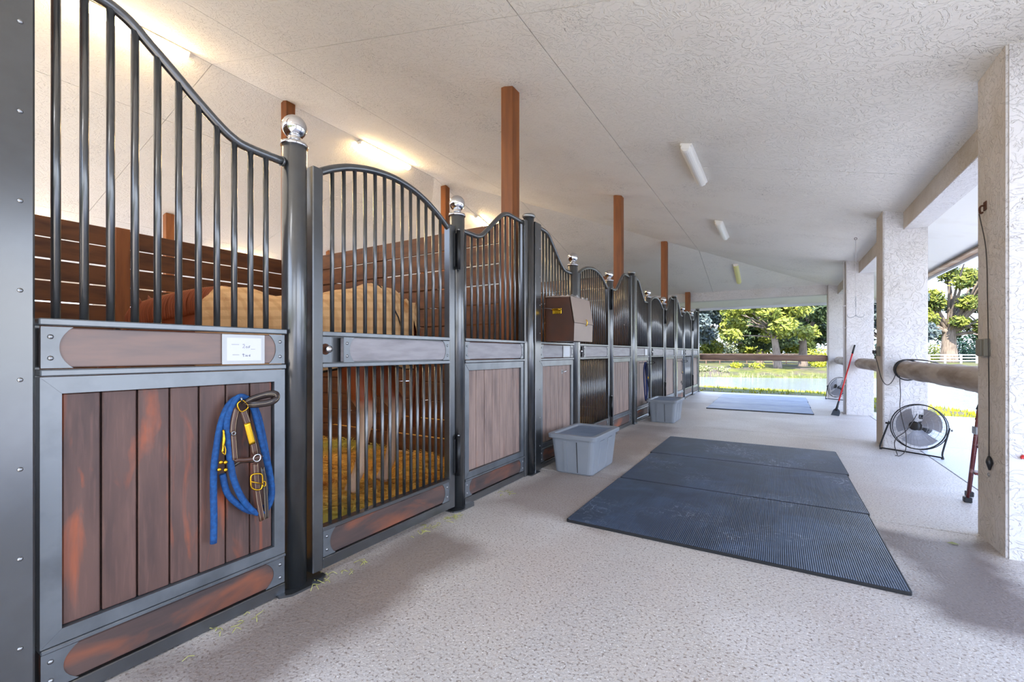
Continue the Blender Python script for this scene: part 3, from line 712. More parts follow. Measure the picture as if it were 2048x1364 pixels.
# darker halters on the third and fourth stalls
def small_halter(y, mat, lbl, z0=1.10, kind=0):
    t = thing('halter', lbl, 'halter', (XF + .04, y, z0)); x = XF + .10
    L = lambda p: [(x + q[2], y + q[0], z0 + q[1]) for q in p]
    obj('hook', MB().tube([(XF + .01, y, z0 - .005), (XF + .17, y, z0 + .0), (XF + .175, y, z0 + .02)], .005, 6), screwm, t)
    if kind == 0:
        obj('rope_loop', MB().tube(smooth_curve(L([(0, 0, .03), (-.06, -.1, .02), (-.09, -.35, .03), (-.06, -.62, .04), (.0, -.70, .04), (.06, -.6, .04), (.07, -.35, .03), (.05, -.12, .02)]), 5, True), .014, 8, True), mat, t)
        obj('rope_loop', MB().tube(smooth_curve(L([(0, -.02, .05), (-.03, -.15, .05), (-.05, -.4, .06), (-.02, -.58, .06), (.04, -.5, .06), (.05, -.3, .05), (.03, -.1, .05)]), 5, True), .013, 8, True), mat, t)
    obj('crown_strap', MB().tube(smooth_curve(L([(0, 0, .04), (.06, .02, .10), (.12, .01, .16), (.12, -.02, .16), (.05, -.03, .09), (0, -.02, .04)]), 4), .012, 6, flat=.4), ropek, t)
    obj('cheek_strap', MB().tube(smooth_curve(L([(.01, -.02, .07), (.03, -.15, .07), (.02, -.28, .07)]), 4), .012, 6, flat=.4, up=(1, 0, 0)), ropek, t)
    obj('cheek_strap', MB().tube(smooth_curve(L([(-.01, -.02, .06), (-.05, -.16, .06), (-.04, -.30, .06), (.03, -.29, .07)]), 4), .010, 6, flat=.4, up=(1, 0, 0)), ropek, t)
    obj('chin_strap', MB().tube(smooth_curve(L([(.02, -.28, .07), (.05, -.42, .07), (.04, -.6, .06), (.0, -.5, .05), (-.06, -.55, .05)] if kind else [(.02, -.28, .07), (.05, -.42, .07), (.04, -.52, .06)]), 4), .010, 6, flat=.5, up=(1, 0, 0)), ropek, t)
    obj('ring', MB().tube([(x + .075, y + .02 + .02 * math.cos(k * PI / 6), z0 - .28 + .02 * math.sin(k * PI / 6)) for k in range(12)], .004, 6, True), brass, t)
small_halter(onX(1292, 725, XF + .14)[1], roped, 'navy rope and dark halter hanging on the third stall front', onX(1292, 725, XF + .14)[2])
small_halter(onX(1362, 722, XF + .14)[1], ropek, 'black halter with dangling straps hanging on the farthest stall front', onX(1362, 722, XF + .14)[2], 1)
bp = onX(1128, 743, XF + .03)
t = thing('door_bolt', 'small chrome bolt hook on the planks under the second name card', 'hook', bp)
obj('bolt_bar', MB().tube([(XF + .014, bp[1] - .03, bp[2]), (XF + .05, bp[1] - .03, bp[2]), (XF + .055, bp[1] + .03, bp[2] + .01)], .007, 8), chrome, t)
obj('bolt_plate', MB().box(XF + .014, XF + .018, bp[1] - .045, bp[1] - .015, bp[2] - .025, bp[2] + .025), screwm, t)
cp = onX(1077, 893, XF + .035)
t = thing('snap_hook', 'small brass snap hook dangling low at the left of the second stall panel', 'clip', cp)
obj('snap_ring', MB().tube([(cp[0] + .01, cp[1] + .018 * math.cos(k * PI / 6), cp[2] + .05 + .018 * math.sin(k * PI / 6)) for k in range(12)], .004, 6, True), brass, t)
obj('snap_body', MB().tube(smooth_curve([(cp[0] + .01, cp[1], cp[2] + .032), (cp[0] + .01, cp[1] - .008, cp[2] - .01), (cp[0] + .01, cp[1] + .012, cp[2] - .05), (cp[0] + .01, cp[1] + .02, cp[2] - .02)], 4), .005, 6), brass, t)

# ------------------------------------------------------------ tack box on the second stall front
TY0, TY1, TX0, TX1 = 4.30, 4.84, XF + .05, -1.835
t = thing('tack_box', 'brown tack box with a brass side handle hanging on the second stall front', 'box', (TX0, (TY0 + TY1) / 2, 1.375))
prof = [(TX0, 1.378), (TX1 - .005, 1.378), (TX1, 1.57), (TX1 - .045, 1.845), (TX0, 1.86)]
for yy, nm in ((TY0, 'side_wall'), (TY1 - .014, 'side_wall')): obj(nm, MB().prism(prof, 'y', yy, yy + .014), boxside, t)
obj('lower_front', MB().add(*(lambda P: (P, [(0, 1, 2, 3), (4, 5, 6, 7), (0, 1, 5, 4), (1, 2, 6, 5), (2, 3, 7, 6), (3, 0, 4, 7)]))(
    [(TX1 - .005, TY0 + .002, 1.378), (TX1 - .005, TY1 - .002, 1.378), (TX1 + .001, TY1 - .002, 1.570), (TX1 + .001, TY0 + .002, 1.570), (TX1 - .019, TY0 + .002, 1.378), (TX1 - .019, TY1 - .002, 1.378), (TX1 - .014, TY1 - .002, 1.570), (TX1 - .014, TY0 + .002, 1.570)])), boxfront, t)
lid = obj('lid', MB().prism([(TX1 + .006, 1.574), (TX1 - .039, 1.849), (TX1 - .055, 1.849), (TX1 - .010, 1.574)], 'y', TY0, TY1).prism([(TX0, 1.852), (TX1 - .045, 1.846), (TX1 - .04, 1.856), (TX0, 1.872)], 'y', TY0, TY1), boxfront, t)
obj('latch', MB().tube(smooth_curve([(TX1 + .01, (TY0 + TY1) / 2 + .04, 1.62), (TX1 + .022, (TY0 + TY1) / 2 + .04, 1.60), (TX1 + .02, (TY0 + TY1) / 2 + .04, 1.565), (TX1 + .008, (TY0 + TY1) / 2 + .04, 1.55)], 4), .006, 6), brass, lid)
obj('floor_board', MB().box(TX0, TX1 - .005, TY0 + .014, TY1 - .014, 1.378, 1.392), boxside, t)
obj('back_wall', MB().box(TX0, TX0 + .012, TY0 + .014, TY1 - .014, 1.392, 1.85), boxside, t)
hc = onY(1112, 622, TY0 - .02)
obj('side_handle', MB().box(hc[0] - .05, hc[0] + .055, TY0 - .006, TY0, hc[2] - .03, hc[2] + .03, .003).tube(smooth_curve([(hc[0] - .045, TY0, hc[2] + .012), (hc[0] - .04, TY0 - .03, hc[2] + .016), (hc[0] + .045, TY0 - .03, hc[2] + .016), (hc[0] + .05, TY0, hc[2] + .012)], 4), .006, 8), brass, t)
t2 = thing('hanging_wire', 'thin wire hook tying the tack box to the bars', 'hook', (TX0, TY0, 1.7))
obj('wire', MB().tube(smooth_curve([(TX0 - .06, TY0 - .04, 1.73), (TX0 + .01, TY0 - .03, 1.735), (hc[0] - .05, TY0 - .02, 1.725)], 4), .003, 6).tube([(TX0 - .02, TY0 - .035, 1.735), (TX0 - .015, TY0 - .035, 1.38)], .0035, 6), screwm, t2)
cl = MB()
V = []; nxx, nyy = 10, 16
for j in range(nyy):
    for i in range(nxx):
        x_ = TX0 + .02 + (TX1 - .07 - TX0) * i / (nxx - 1); y_ = TY0 + .12 + (TY1 - TY0 - .14) * j / (nyy - 1)
        V.append((x_, y_, 1.877 - .02 * (i / (nxx - 1)) + .011 * math.sin(j * 1.7 + i) + .010 * math.cos(i * 2.3 - j * .6)))
cl.add(V + [(a_, b_, c_ + .012) for a_, b_, c_ in V], [(j * nxx + i, j * nxx + i + 1, (j + 1) * nxx + i + 1, (j + 1) * nxx + i) for j in range(nyy - 1) for i in range(nxx - 1)] + [(160 + j * nxx + i, 160 + j * nxx + i + 1, 160 + (j + 1) * nxx + i + 1, 160 + (j + 1) * nxx + i) for j in range(nyy - 1) for i in range(nxx - 1)], True)
tag(obj('folded_cloth', cl, clothw, loc=(TX0, TY0, 1.87)), 'crumpled white cloth lying on top of the brown tack box', 'cloth')

# ------------------------------------------------------------ grey storage totes
def rrect(x0, x1, y0, y1, r, n=4):
    P = []
    for (cx, cy, a0) in ((x1 - r, y1 - r, 0), (x0 + r, y1 - r, PI / 2), (x0 + r, y0 + r, PI), (x1 - r, y0 + r, 1.5 * PI)):
        for k in range(n + 1): t = a0 + PI / 2 * k / n; P.append((cx + r * math.cos(t), cy + r * math.sin(t)))
    return P
def ringloft(mb, rings, cap0=True, cap1=True):
    n = len(rings[0]); V = [p for r in rings for p in r]
    Fc = [(i * n + k, i * n + (k + 1) % n, (i + 1) * n + (k + 1) % n, (i + 1) * n + k) for i in range(len(rings) - 1) for k in range(n)]
    if cap0: Fc.append(tuple(range(n))[::-1])
    if cap1: Fc.append(tuple((len(rings) - 1) * n + k for k in range(n)))
    return mb.add(V, Fc)
X0, X1, Y0, Y1, HT = -2.06, -1.56, 4.16, 4.93, .40
t = thing('storage_tote', 'large grey plastic storage tote with a lid, at the second stall front', 'storage bin', ((X0 + X1) / 2, (Y0 + Y1) / 2, 0), 'grey lidded plastic totes')
def rr(z, ins, r=.05): return [(x, y, z) for x, y in rrect(X0 + ins, X1 - ins, Y0 + ins, Y1 - ins, r)]
obj('tub', ringloft(MB(), [rr(.0, .052), rr(.012, .044), rr(.36, .012), rr(.362, .0), rr(.378, .0)]), totem, t)
for (side, a_, b_) in (('n', .34, .64), ('e', .2, .42), ('e', .6, .82)):   # raised panels with vertical edges
    z0, z1 = .02, .335
    if side == 'n':
        w0, w1 = X0 + .07, X1 - .07; p, q = w0 + (w1 - w0) * a_, w0 + (w1 - w0) * b_
        for (c, d, nm, e_) in ((p - .035, p, 'rib', .006), (p, q, 'handle_panel', -.002)):
            yb, yt = Y0 + .042 - e_, Y0 + .010 - e_
            obj(nm, MB().add([(c, yb, z0), (d, yb, z0), (d, yt, z1), (c, yt, z1), (c, yb + .012, z0), (d, yb + .012, z0), (d, yt + .012, z1), (c, yt + .012, z1)], [(0, 1, 2, 3), (4, 5, 6, 7), (0, 1, 5, 4), (1, 2, 6, 5), (2, 3, 7, 6), (3, 0, 4, 7)]), totem, t)
        yb, yt = Y0 + .040, Y0 + .008
        obj('panel_edge', MB().add([(q, yb, z0), (q + .006, yb, z0), (q + .006, yt, z1), (q, yt, z1), (q, yb + .01, z0), (q + .006, yb + .01, z0), (q + .006, yt + .01, z1), (q, yt + .01, z1)], [(0, 1, 2, 3), (4, 5, 6, 7), (0, 1, 5, 4), (1, 2, 6, 5), (2, 3, 7, 6), (3, 0, 4, 7)]), rubedge, t)
    else:
        p, q = Y0 + .08 + (Y1 - Y0 - .16) * a_, Y0 + .08 + (Y1 - Y0 - .16) * b_; xb, xt = X1 - .045, X1 - .012
        obj('rib', MB().add([(xb, p, z0), (xb, q, z0), (xt, q, z1), (xt, p, z1), (xb + .005, p + .01, z0), (xb + .005, q - .01, z0), (xt + .005, q - .01, z1), (xt + .005, p + .01, z1)], [(0, 1, 2, 3), (4, 5, 6, 7), (0, 1, 5, 4), (1, 2, 6, 5), (2, 3, 7, 6), (3, 0, 4, 7)]), totem, t)
lid = obj('lid', ringloft(MB(), [rr(.366, -.016), rr(.40, -.02), rr(.408, -.012), rr(.409, .03), rr(.392, .045), rr(.390, .06)], False, False).xf(Matrix.Identity(4)), totem, t)
obj('lid_centre', ringloft(MB(), [rr(.386, .055), rr(.393, .056)], True, True), toted, lid)
tote = t
dup(tote, (.03, 3.93, 0), 'large grey plastic storage tote with a lid, at the third stall front')

# ------------------------------------------------------------ rubber mats
def mat_(x0, x1, y0, y1, m, lbl, grp, rot=0):
    t = thing('rubber_mat', lbl, 'mat', ((x0 + x1) / 2, (y0 + y1) / 2, 0), grp)
    P = lambda ins, z: [(x, y, z) for x, y in rrect(x0 + ins, x1 - ins, y0 + ins, y1 - ins, .02, 2)]
    obj('mat_body', ringloft(MB(), [P(.0, 0), P(0, .016), P(.004, .019)]), rubedge, t)
    obj('ribbed_top', ringloft(MB(), [P(.006, .0185), P(.007, .0205)], True, True), m, t); return t
mat_(-1.345, .595, 2.99, 4.27, rubber, 'dark ribbed rubber mat nearest the camera on the concrete aisle', 'near rubber mats')
mat_(-1.34, .605, 4.28, 5.55, rubber, 'dark ribbed rubber mat, middle of the near three', 'near rubber mats')
mat_(-1.36, .62, 5.56, 6.78, rubber, 'dark rubber mat, farthest of the near three, beside the grey totes', 'near rubber mats')
mat_(-1.38, .63, 10.72, 12.0, rubber2, 'rubber mat with painted-in blue sheen, nearest of the distant group', 'far rubber mats')
mat_(-1.39, .645, 12.01, 13.28, rubber2, 'rubber mat with painted-in blue sheen in the middle of the distant group', 'far rubber mats')
mat_(-1.40, .66, 13.29, 14.58, rubber2, 'rubber mat with painted-in blue sheen closest to the open end', 'far rubber mats')

# ------------------------------------------------------------ ceiling lights
def lamp(p0, p1, label, mat, down=None):
    p0, p1 = Vector(p0), Vector(p1); L = (p1 - p0).length; y = (p1 - p0).normalized(); z = -Vector(down or (0, 0, -1)); z = (z - y * z.dot(y)).normalized(); x = y.cross(z)
    mm = Matrix.Translation((p0 + p1) / 2) @ Matrix((x, y, z)).transposed().to_4x4()
    t = thing('strip_light', label, 'light', tuple((p0 + p1) / 2), 'fluorescent strip lights on the ceiling')
    h = L / 2
    obj('housing', MB().box(-.07, .07, -h, h, -.035, 0, .01).xf(mm), lampend, t)
    d = []
    for (yy, s_) in ((-h + .005, .55), (-h + .02, .85), (-h + .06, 1), (h - .06, 1), (h - .02, .85), (h - .005, .55)):
        d.append([(.066 * s_ * math.cos(PI + PI * k / 10) , yy, -.035 + .062 * s_ * math.sin(PI + PI * k / 10)) for k in range(11)])
    obj('diffuser', ringloft(MB(), d).xf(mm), mat, t)
    for yy in (-h, h - .02): obj('end_cap', MB().box(-.05, .05, yy, yy + .02, -.07, -.02, .008).xf(mm), lampend, t)
    return t
nR = (-.26, 0, -1)
def cz(x, y, d=.002): return (x, y, ceil_z(x, y) - d)
lamp(cz(RX, 1.45, .02), cz(RX, 2.68, .02), 'lit fluorescent strip light behind the swooping rail at upper left', lampon)
lamp(cz(RX, 5.38, .02), cz(RX, 6.65, .02), 'lit fluorescent strip light on the ridge above the first stall door', lampon)
lamp(cz(RX, 9.0), cz(RX, 9.95), 'lit fluorescent strip light low on the far ceiling slope, behind the rising rail', lampon, (0, -.26, -1))
lamp(cz(-.9, 5.36), cz(-.9, 6.66), 'unlit white strip light over the aisle, nearest the camera', lampoff, nR)
lamp(cz(-.92, 8.82), cz(-.92, 10.1), 'unlit white strip light over the aisle, middle of the three', lampoff, nR)
lamp(cz(-.96, 13.15), cz(-.96, 14.35), 'yellowed unlit strip light over the aisle near the open end', lampyel, (0, -.26, -1))

for k_, y_ in enumerate((1.5, 5.4, 9.3)):  # added out-of-view lamps that warm the left ceiling
    lamp((-11.9, y_, ceil_z(-11.9, y_) - .002), (-11.9, y_ + 1.27, ceil_z(-11.9, y_) - .002), 'unseen warm strip light added over the opposite aisle to lift the ceiling', lampon, (.26, 0, -1))
for y_ in (-1.9, ):  # added unseen lamp, gives dim fill from behind
    lamp(cz(-.9, y_), cz(-.9, y_ + 1.3), 'unseen fill strip light added over the aisle behind the camera', lampfill, nR)
# ------------------------------------------------------------ log rails
def log(p0, p1, r0, r1, label, m, pointed=False, name='log_rail'):
    p0, p1 = Vector(p0), Vector(p1); n = 26; P = []; R = []
    for k in range(n + 1):
        t = k / n; p = p0.lerp(p1, t); P.append(p + Vector((random.uniform(-.006, .006), 0, random.uniform(-.006, .006)))); r = r0 + (r1 - r0) * t + random.uniform(-.004, .004)
        e = min(t, 1 - t) * (p1 - p0).length
        R.append(r * (.55 + .45 * min(1, e / .12)) if pointed else r * (.9 + .1 * min(1, e / .05)))
    return tag(obj(name, MB().tube(P, R, 14), m, loc=tuple(p0)), label, 'rail', 'log rails between the pillars')
rx = 1.41
log((rx, PY[0] + .456, 1.035), (rx, PY[1] - .002, 1.035), .105, .115, 'weathered log rail between the two nearest white pillars', logm, True)
log((rx, PY[1] + .456, 1.05), (rx, PY[2] - .002, 1.045), .10, .105, 'weathered log rail between the second and third pillars', logm, True)
log((rx, PY[2] + .456, 1.05), (rx, PY[3] - .002, 1.05), .10, .10, 'weathered log rail between the third and last pillars', logm, True)
log((-2.12, 15.2, 1.12), (1.185, 15.05, 1.10), .088, .094, 'brown log rail across the open end in front of the pond', logm2)

# ------------------------------------------------------------ drum fans
def fan(center, face, basea, baseb, R, label, tilt=.2):
    c = Vector(center); f = Vector(face).normalized(); f = (f + Vector((0, 0, tilt))).normalized()
    t = thing('floor_fan', label, 'fan', (c.x, c.y, 0), 'black floor fans beside the pillars')
    s_ = f.cross(Vector((0, 0, 1))).normalized(); u = s_.cross(f).normalized()
    def P(a_, r, d): return c + s_ * (math.cos(a_) * r) + u * (math.sin(a_) * r) + f * d
    def ring(r, d, th=.0025, n=36): return [P(2 * PI * k / n, r, d) for k in range(n)]
    cage = MB()
    for r, d in ((R, .0), (R, -.05)): cage.tube(ring(r, d), .005 if d else .007, 6, True)
    obj('cage_rim', cage, blackm, t)
    wires = MB()
    for sg, base in ((1, .0), (-1, -.05)):
        for r, d in ((R * .82, .035), (R * .64, .055), (R * .46, .065), (R * .28, .07)): wires.tube(ring(r, base + sg * d), .0014, 4, True)
        for k in range(36):
            a_ = 2 * PI * k / 36; wires.tube([P(a_, R, base), P(a_, R * .82, base + sg * .035), P(a_, R * .46, base + sg * .065), P(a_, R * .2, base + sg * .07)], .0012, 4, caps=False)
    wg = obj('cage_wires', wires, screwm, t); wg['kind'] = 'stuff'
    obj('badge', MB().lathe([(R * .2, 0), (R * .2, .01), (R * .12, .014), (0, .015)], c + f * .068, 18, tuple(f)), blackp, t)
    obj('motor', MB().lathe([(R * .26, 0), (R * .28, .03), (R * .28, .10), (R * .2, .14)], c - f * .20, 18, tuple(f)), blackp, t)
    for k in range(3):
        V = []; a0 = 2 * PI * k / 3 + .4
        for j in range(7):
            for i in range(4):
                rr_ = R * (.16 + .72 * i / 3); aa = a0 + (j - 3) * .22 * (1 + .25 * (i / 3)); V.append(P(aa, rr_ * (1 - .05 * abs(j - 3) / 3), -.025 + (j - 3) * .009))
        q = [(j * 4 + i, j * 4 + i + 1, (j + 1) * 4 + i + 1, (j + 1) * 4 + i) for j in range(6) for i in range(3)]
        obj('blade', MB().add(V + [tuple(Vector(p) - f * .003) for p in V], q + [tuple(28 + x for x in z) for z in q], True), fanbl, t)
    obj('speed_switch', MB().box(-.06, .06, -.02, .02, -.028, .028, .006).xf(Matrix.Translation(c + u * R * .50 - f * .17) @ Matrix((s_, f, u)).transposed().to_4x4()), blackp, t)
    obj('rating_label', MB().box(-.052, -.01, .0202, .0215, -.02, .02).xf(Matrix.Translation(c + u * R * .50 - f * .17) @ Matrix((s_, f, u)).transposed().to_4x4()), paper, t)
    A, B = Vector(basea), Vector(baseb); dirA = (A - B).normalized()
    sgn = 1 if (A - B).dot(s_) > 0 else -1
    pa, pb = c + s_ * sgn * (R + .02), c - s_ * sgn * (R + .02)
    A.z = B.z = .018
    obj('tube_stand', MB().tube(smooth_curve([pa + Vector((0, 0, .02)), pa, A + Vector((0, 0, .06)), A, A.lerp(B, .1), A.lerp(B, .9), B, B + Vector((0, 0, .06)), pb, pb + Vector((0, 0, .02))], 4), .0095, 8), blackm, t)
    for p in (pa, pb): obj('pivot_knob', MB().tube([p - s_ * .02, p + s_ * .03 * (1 if p is pa else -1) * sgn], .012, 8), blackm, t)
    for p in (A, B): obj('rubber_foot', MB().lathe([(.015, 0), (.015, .018)], (p.x, p.y, 0), 10), blackp, t)
fan((1.47, 7.20, .345), (-.55, -.83, 0), (1.15, 7.38, 0), (1.66, 7.04, 0), .275, 'round black floor fan with a wire cage in front of the second pillar')
fan((1.36, 14.5, .345), (-.75, -.65, 0), (1.12, 14.62, 0), (1.54, 14.26, 0), .275, 'round floor fan in front of the last pillar at the open end', .35)

# ------------------------------------------------------------ outlet, cords
t = thing('outlet_box', 'small brown-grey outlet box with a plug on the side of the second pillar', 'outlet', (1.19, 7.72, 1.27))
obj('box_body', MB().box(1.15, 1.19, 7.66, 7.76, 1.21, 1.34, .004), greybox, t)
obj('plug', MB().box(1.11, 1.15, 7.68, 7.72, 1.24, 1.29, .006), blackp, t)
t0 = thing('extension_cord', 'thin black cord looping from the outlet over the log to the floor fan', 'cord', (1.2, 7.4, 1.0))
CY = 7.42
q = lambda u, v, Y=CY: onY(u, v, Y)
obj('cord', MB().tube(smooth_curve([(1.12, 7.69, 1.25), (1.14, 7.6, 1.15), q(1757, 735), q(1763, 757), q(1772, 769), q(1782, 766), q(1790, 752), q(1794, 738, 7.36)], 6), .0045, 6), cordm, t0)
obj('cord', MB().tube(smooth_curve([q(1793, 742, 7.36), q(1799, 752, 7.36), q(1800, 768), q(1801, 790, 7.35), q(1800, 815, 7.3), q(1806, 845, 7.1), q(1812, 870, 7.05), q(1811, 900, 7.0), (onY(1800, 908, 6.95)[0], 6.95, .012), (onY(1790, 905, 6.95)[0], 6.95, .012)], 6), .0045, 6), cordm, t0)
obj('cord', MB().tube(smooth_curve([q(1834, 828, 7.2), q(1826, 842, 7.08), q(1812, 862, 7.0), q(1793, 876, 6.98), q(1789, 890, 6.98), (onY(1795, 903, 6.98)[0], 6.98, .012)], 6), .0045, 6), cordm, t0)
t1 = thing('cable_coil', 'black cable wrapped around the log rail against the second pillar', 'cord', (rx, 7.35, 1.03))
for k, (yy, rr_) in enumerate(((7.40, .128), (7.37, .132), (7.33, .13))):
    obj('coil', MB().tube([(rx + rr_ * math.cos(2 * PI * j / 24), yy + .04 * math.sin(2 * PI * j / 24 + k), 1.035 + rr_ * math.sin(2 * PI * j / 24)) for j in range(24)], .007, 6, True), blackp, t1)
obj('coil', MB().tube(smooth_curve([(rx - .12, 7.4, 1.0), (rx - .1, 7.36, 1.13), (rx, 7.3, 1.165), (rx + .12, 7.15, 1.16), (rx + .2, 6.98, 1.13)], 6), .007, 6), blackp, t1)
t = thing('conduit', 'white painted pipe running up the edge of the third pillar', 'pipe', (1.17, 11.3, 0))
obj('pipe', MB().tube([(1.165, 11.22, .0), (1.165, 11.22, 3.12)], .016, 10), conduitm, t)
for z in (.6, 1.75, 2.2): obj('pipe_clip', MB().box(1.145, 1.192, 11.19, 11.25, z, z + .03, .003), conduitm, t)
# tack hook from the ceiling
hx, hy = 1.10, 9.12; hz = ceil_z(hx, hy)
t = thing('tack_hook', 'wire tack hook with two prongs hanging from the ceiling by a chain', 'hook', (hx, hy, 1.86))
obj('ceiling_eye', MB().tube([(hx + .018 * math.cos(k * PI / 6), hy, hz - .02 + .018 * math.sin(k * PI / 6)) for k in range(12)], .0035, 6, True), rust, t)
obj('cord', MB().tube([(hx, hy, hz - .035), (hx, hy, 2.18)], .0035, 6), conduitm, t)
for k in range(7):
    z = 2.17 - k * .028; a_ = (k % 2) * PI / 2 + .4
    obj('chain_link', MB().tube([(hx + math.cos(a_) * .009 * math.cos(j * PI / 5), hy + math.sin(a_) * .009 * math.cos(j * PI / 5), z + .018 * math.sin(j * PI / 5)) for j in range(10)], .0028, 5, True), screwm, t)
obj('hook_stem', MB().tube([(hx, hy, 1.98), (hx, hy, 1.85)], .0035, 6), screwm, t)
for s_ in (-1, 1):
    obj('prong', MB().tube(smooth_curve([(hx, hy, 1.875), (hx + s_ * .03, hy, 1.845), (hx + s_ * .075, hy, 1.835), (hx + s_ * .105, hy, 1.855), (hx + s_ * .112, hy, 1.885)], 4), .004, 6), screwm, t)
# red-handled shovel at the third pillar
A, B = Vector((1.0, 10.83, .12)), Vector((1.325, 11.115, 1.40))
t = thing('stall_shovel', 'red-handled stall shovel leaning on the third white pillar', 'shovel', (1.0, 10.83, 0))
obj('handle', MB().tube([A, B], .013, 10), redm, t); dd = (B - A).normalized()
obj('grip', MB().tube([B - dd * .17, B + dd * .01], .016, 10), blackp, t)
obj('handle_socket', MB().tube([A - dd * .02, A + dd * .18], [.022, .016], 10), blackp, t)
sd = Vector((.66, -.75, 0)).normalized(); bl = []
for zz, wd, off in ((.14, .03, 0), (.11, .07, .0), (.06, .085, -.01), (.006, .09, -.035)):
    bl.append([(A.x + sd.x * wd * s_ - off * 0 + off * .8, A.y + sd.y * wd * s_ + off * .8, zz) for s_ in (-1, -.5, 0, .5, 1)])
V = [p for r in bl for p in r]; q4 = [(j * 5 + i, j * 5 + i + 1, (j + 1) * 5 + i + 1, (j + 1) * 5 + i) for j in range(3) for i in range(4)]
obj('blade', MB().add(V + [(x + .006, y + .006, z) for x, y, z in V], q4 + [tuple(20 + i for i in z) for z in q4], True), M('slate_blue_blade', (82, 96, 112), .5), t)

# ------------------------------------------------------------ things on the nearest pillar
PX_ = 1.19
def onP(u, v, d=0): return onX(u, v, PX_ - d)
p = onP(1971, 412)
t = thing('wall_hook', 'rusty iron hook screwed to the nearest pillar', 'hook', p)
obj('hook_plate', MB().box(PX_ - .006, PX_, p[1] - .025, p[1] + .02, p[2] - .03, p[2] + .03, .002), rust, t)
obj('hook_arm', MB().tube(smooth_curve([(PX_, p[1], p[2]), (PX_ - .02, p[1], p[2] + .003), (PX_ - .028, p[1], p[2] - .015), (PX_ - .024, p[1], p[2] - .045), (PX_ - .012, p[1], p[2] - .04)], 4), .006, 8), rust, t)
e = onP(1978, 920)
t = thing('hanging_string', 'thin cord with a black snap hanging from the rusty hook', 'cord', (p[0], p[1], e[2]))
obj('cord', MB().tube(smooth_curve([(PX_ - .03, p[1], p[2] - .05), onP(1972, 500, .01), onP(1975, 600, .01), onP(1977, 700, .045), onP(1978, 800, .012), onP(1978, 915, .012)], 5), .0028, 6), cordm, t)
obj('snap', MB().tube(smooth_curve([onP(1978, 913, .014), onP(1979, 925, .016), onP(1979, 940, .014)], 3), [.008, .012, .016, .018, .014, .010, .006], 8), blackp, t)
ee = onP(1977, 949, .012); obj('snap_ring', MB().tube([(ee[0], ee[1] + .012 * math.cos(k * PI / 6), ee[2] + .012 * math.sin(k * PI / 6)) for k in range(12)], .0025, 5, True), screwm, t)
p = onP(1974, 695)
t = thing('switch_box', 'grey switch box with a cover on the nearest pillar', 'switch', p)
obj('box_body', MB().box(PX_ - .03, PX_, p[1] - .055, p[1] + .075, p[2] - .058, p[2] + .058, .004), greybox, t)
obj('cover', MB().box(PX_ - .036, PX_ - .03, p[1] - .02, p[1] + .07, p[2] - .052, p[2] + .052, .002), greybox, t)
p = onY(2041, 913, PY[0])
t = thing('wall_cleat', 'small red cleat on the front of the nearest pillar at the right edge', 'cleat', p)
obj('cleat_base', MB().lathe([(.012, 0), (.012, .02)], (p[0] + .01, PY[0], p[2]), 10, (0, -1, 0)), redm, t)
obj('cleat_arm', MB().tube(smooth_curve([(p[0] - .008, PY[0] - .03, p[2] - .006), (p[0] + .005, PY[0] - .026, p[2]), (p[0] + .03, PY[0] - .026, p[2] + .002), (p[0] + .045, PY[0] - .03, p[2] + .01)], 4), .006, 8), redm, t)
# maroon folding step stool behind the pillar
t = thing('folding_stool', 'maroon folded step stool standing behind the nearest pillar', 'step stool', (1.55, 5.2, 0))
for (xa, ya, xb, yb, nm) in ((1.36, 5.12, 1.37, 4.92, 'leg'), (1.76, 5.12, 1.75, 4.92, 'leg'), (1.43, 5.34, 1.40, 4.98, 'leg'), (1.73, 5.34, 1.74, 4.98, 'leg')):
    A, B = Vector((xa, ya, .03)), Vector((xb, yb, .80)); l = obj(nm, MB().tube([A, B], .018, 8, flat=.6), maroon, t)
    obj('rubber_foot', MB().box(xa - .026, xa + .026, ya - .022, ya + .022, 0, .045, .006), blackp, l)
for z, y_ in ((.25, 5.06), (.48, 5.0), (.70, 4.95)): obj('tread', MB().box(1.38, 1.74, y_ - .02, y_ + .09, z, z + .02, .004), maroon, t)
obj('hinge_bracket', MB().box(1.345, 1.36, 4.90, 4.97, .60, .66, .003), screwm, t)
obj('top_bar', MB().tube([(1.37, 4.93, .80), (1.375, 4.91, .86), (1.74, 4.91, .86), (1.745, 4.93, .80)], .014, 8), blackm, t)

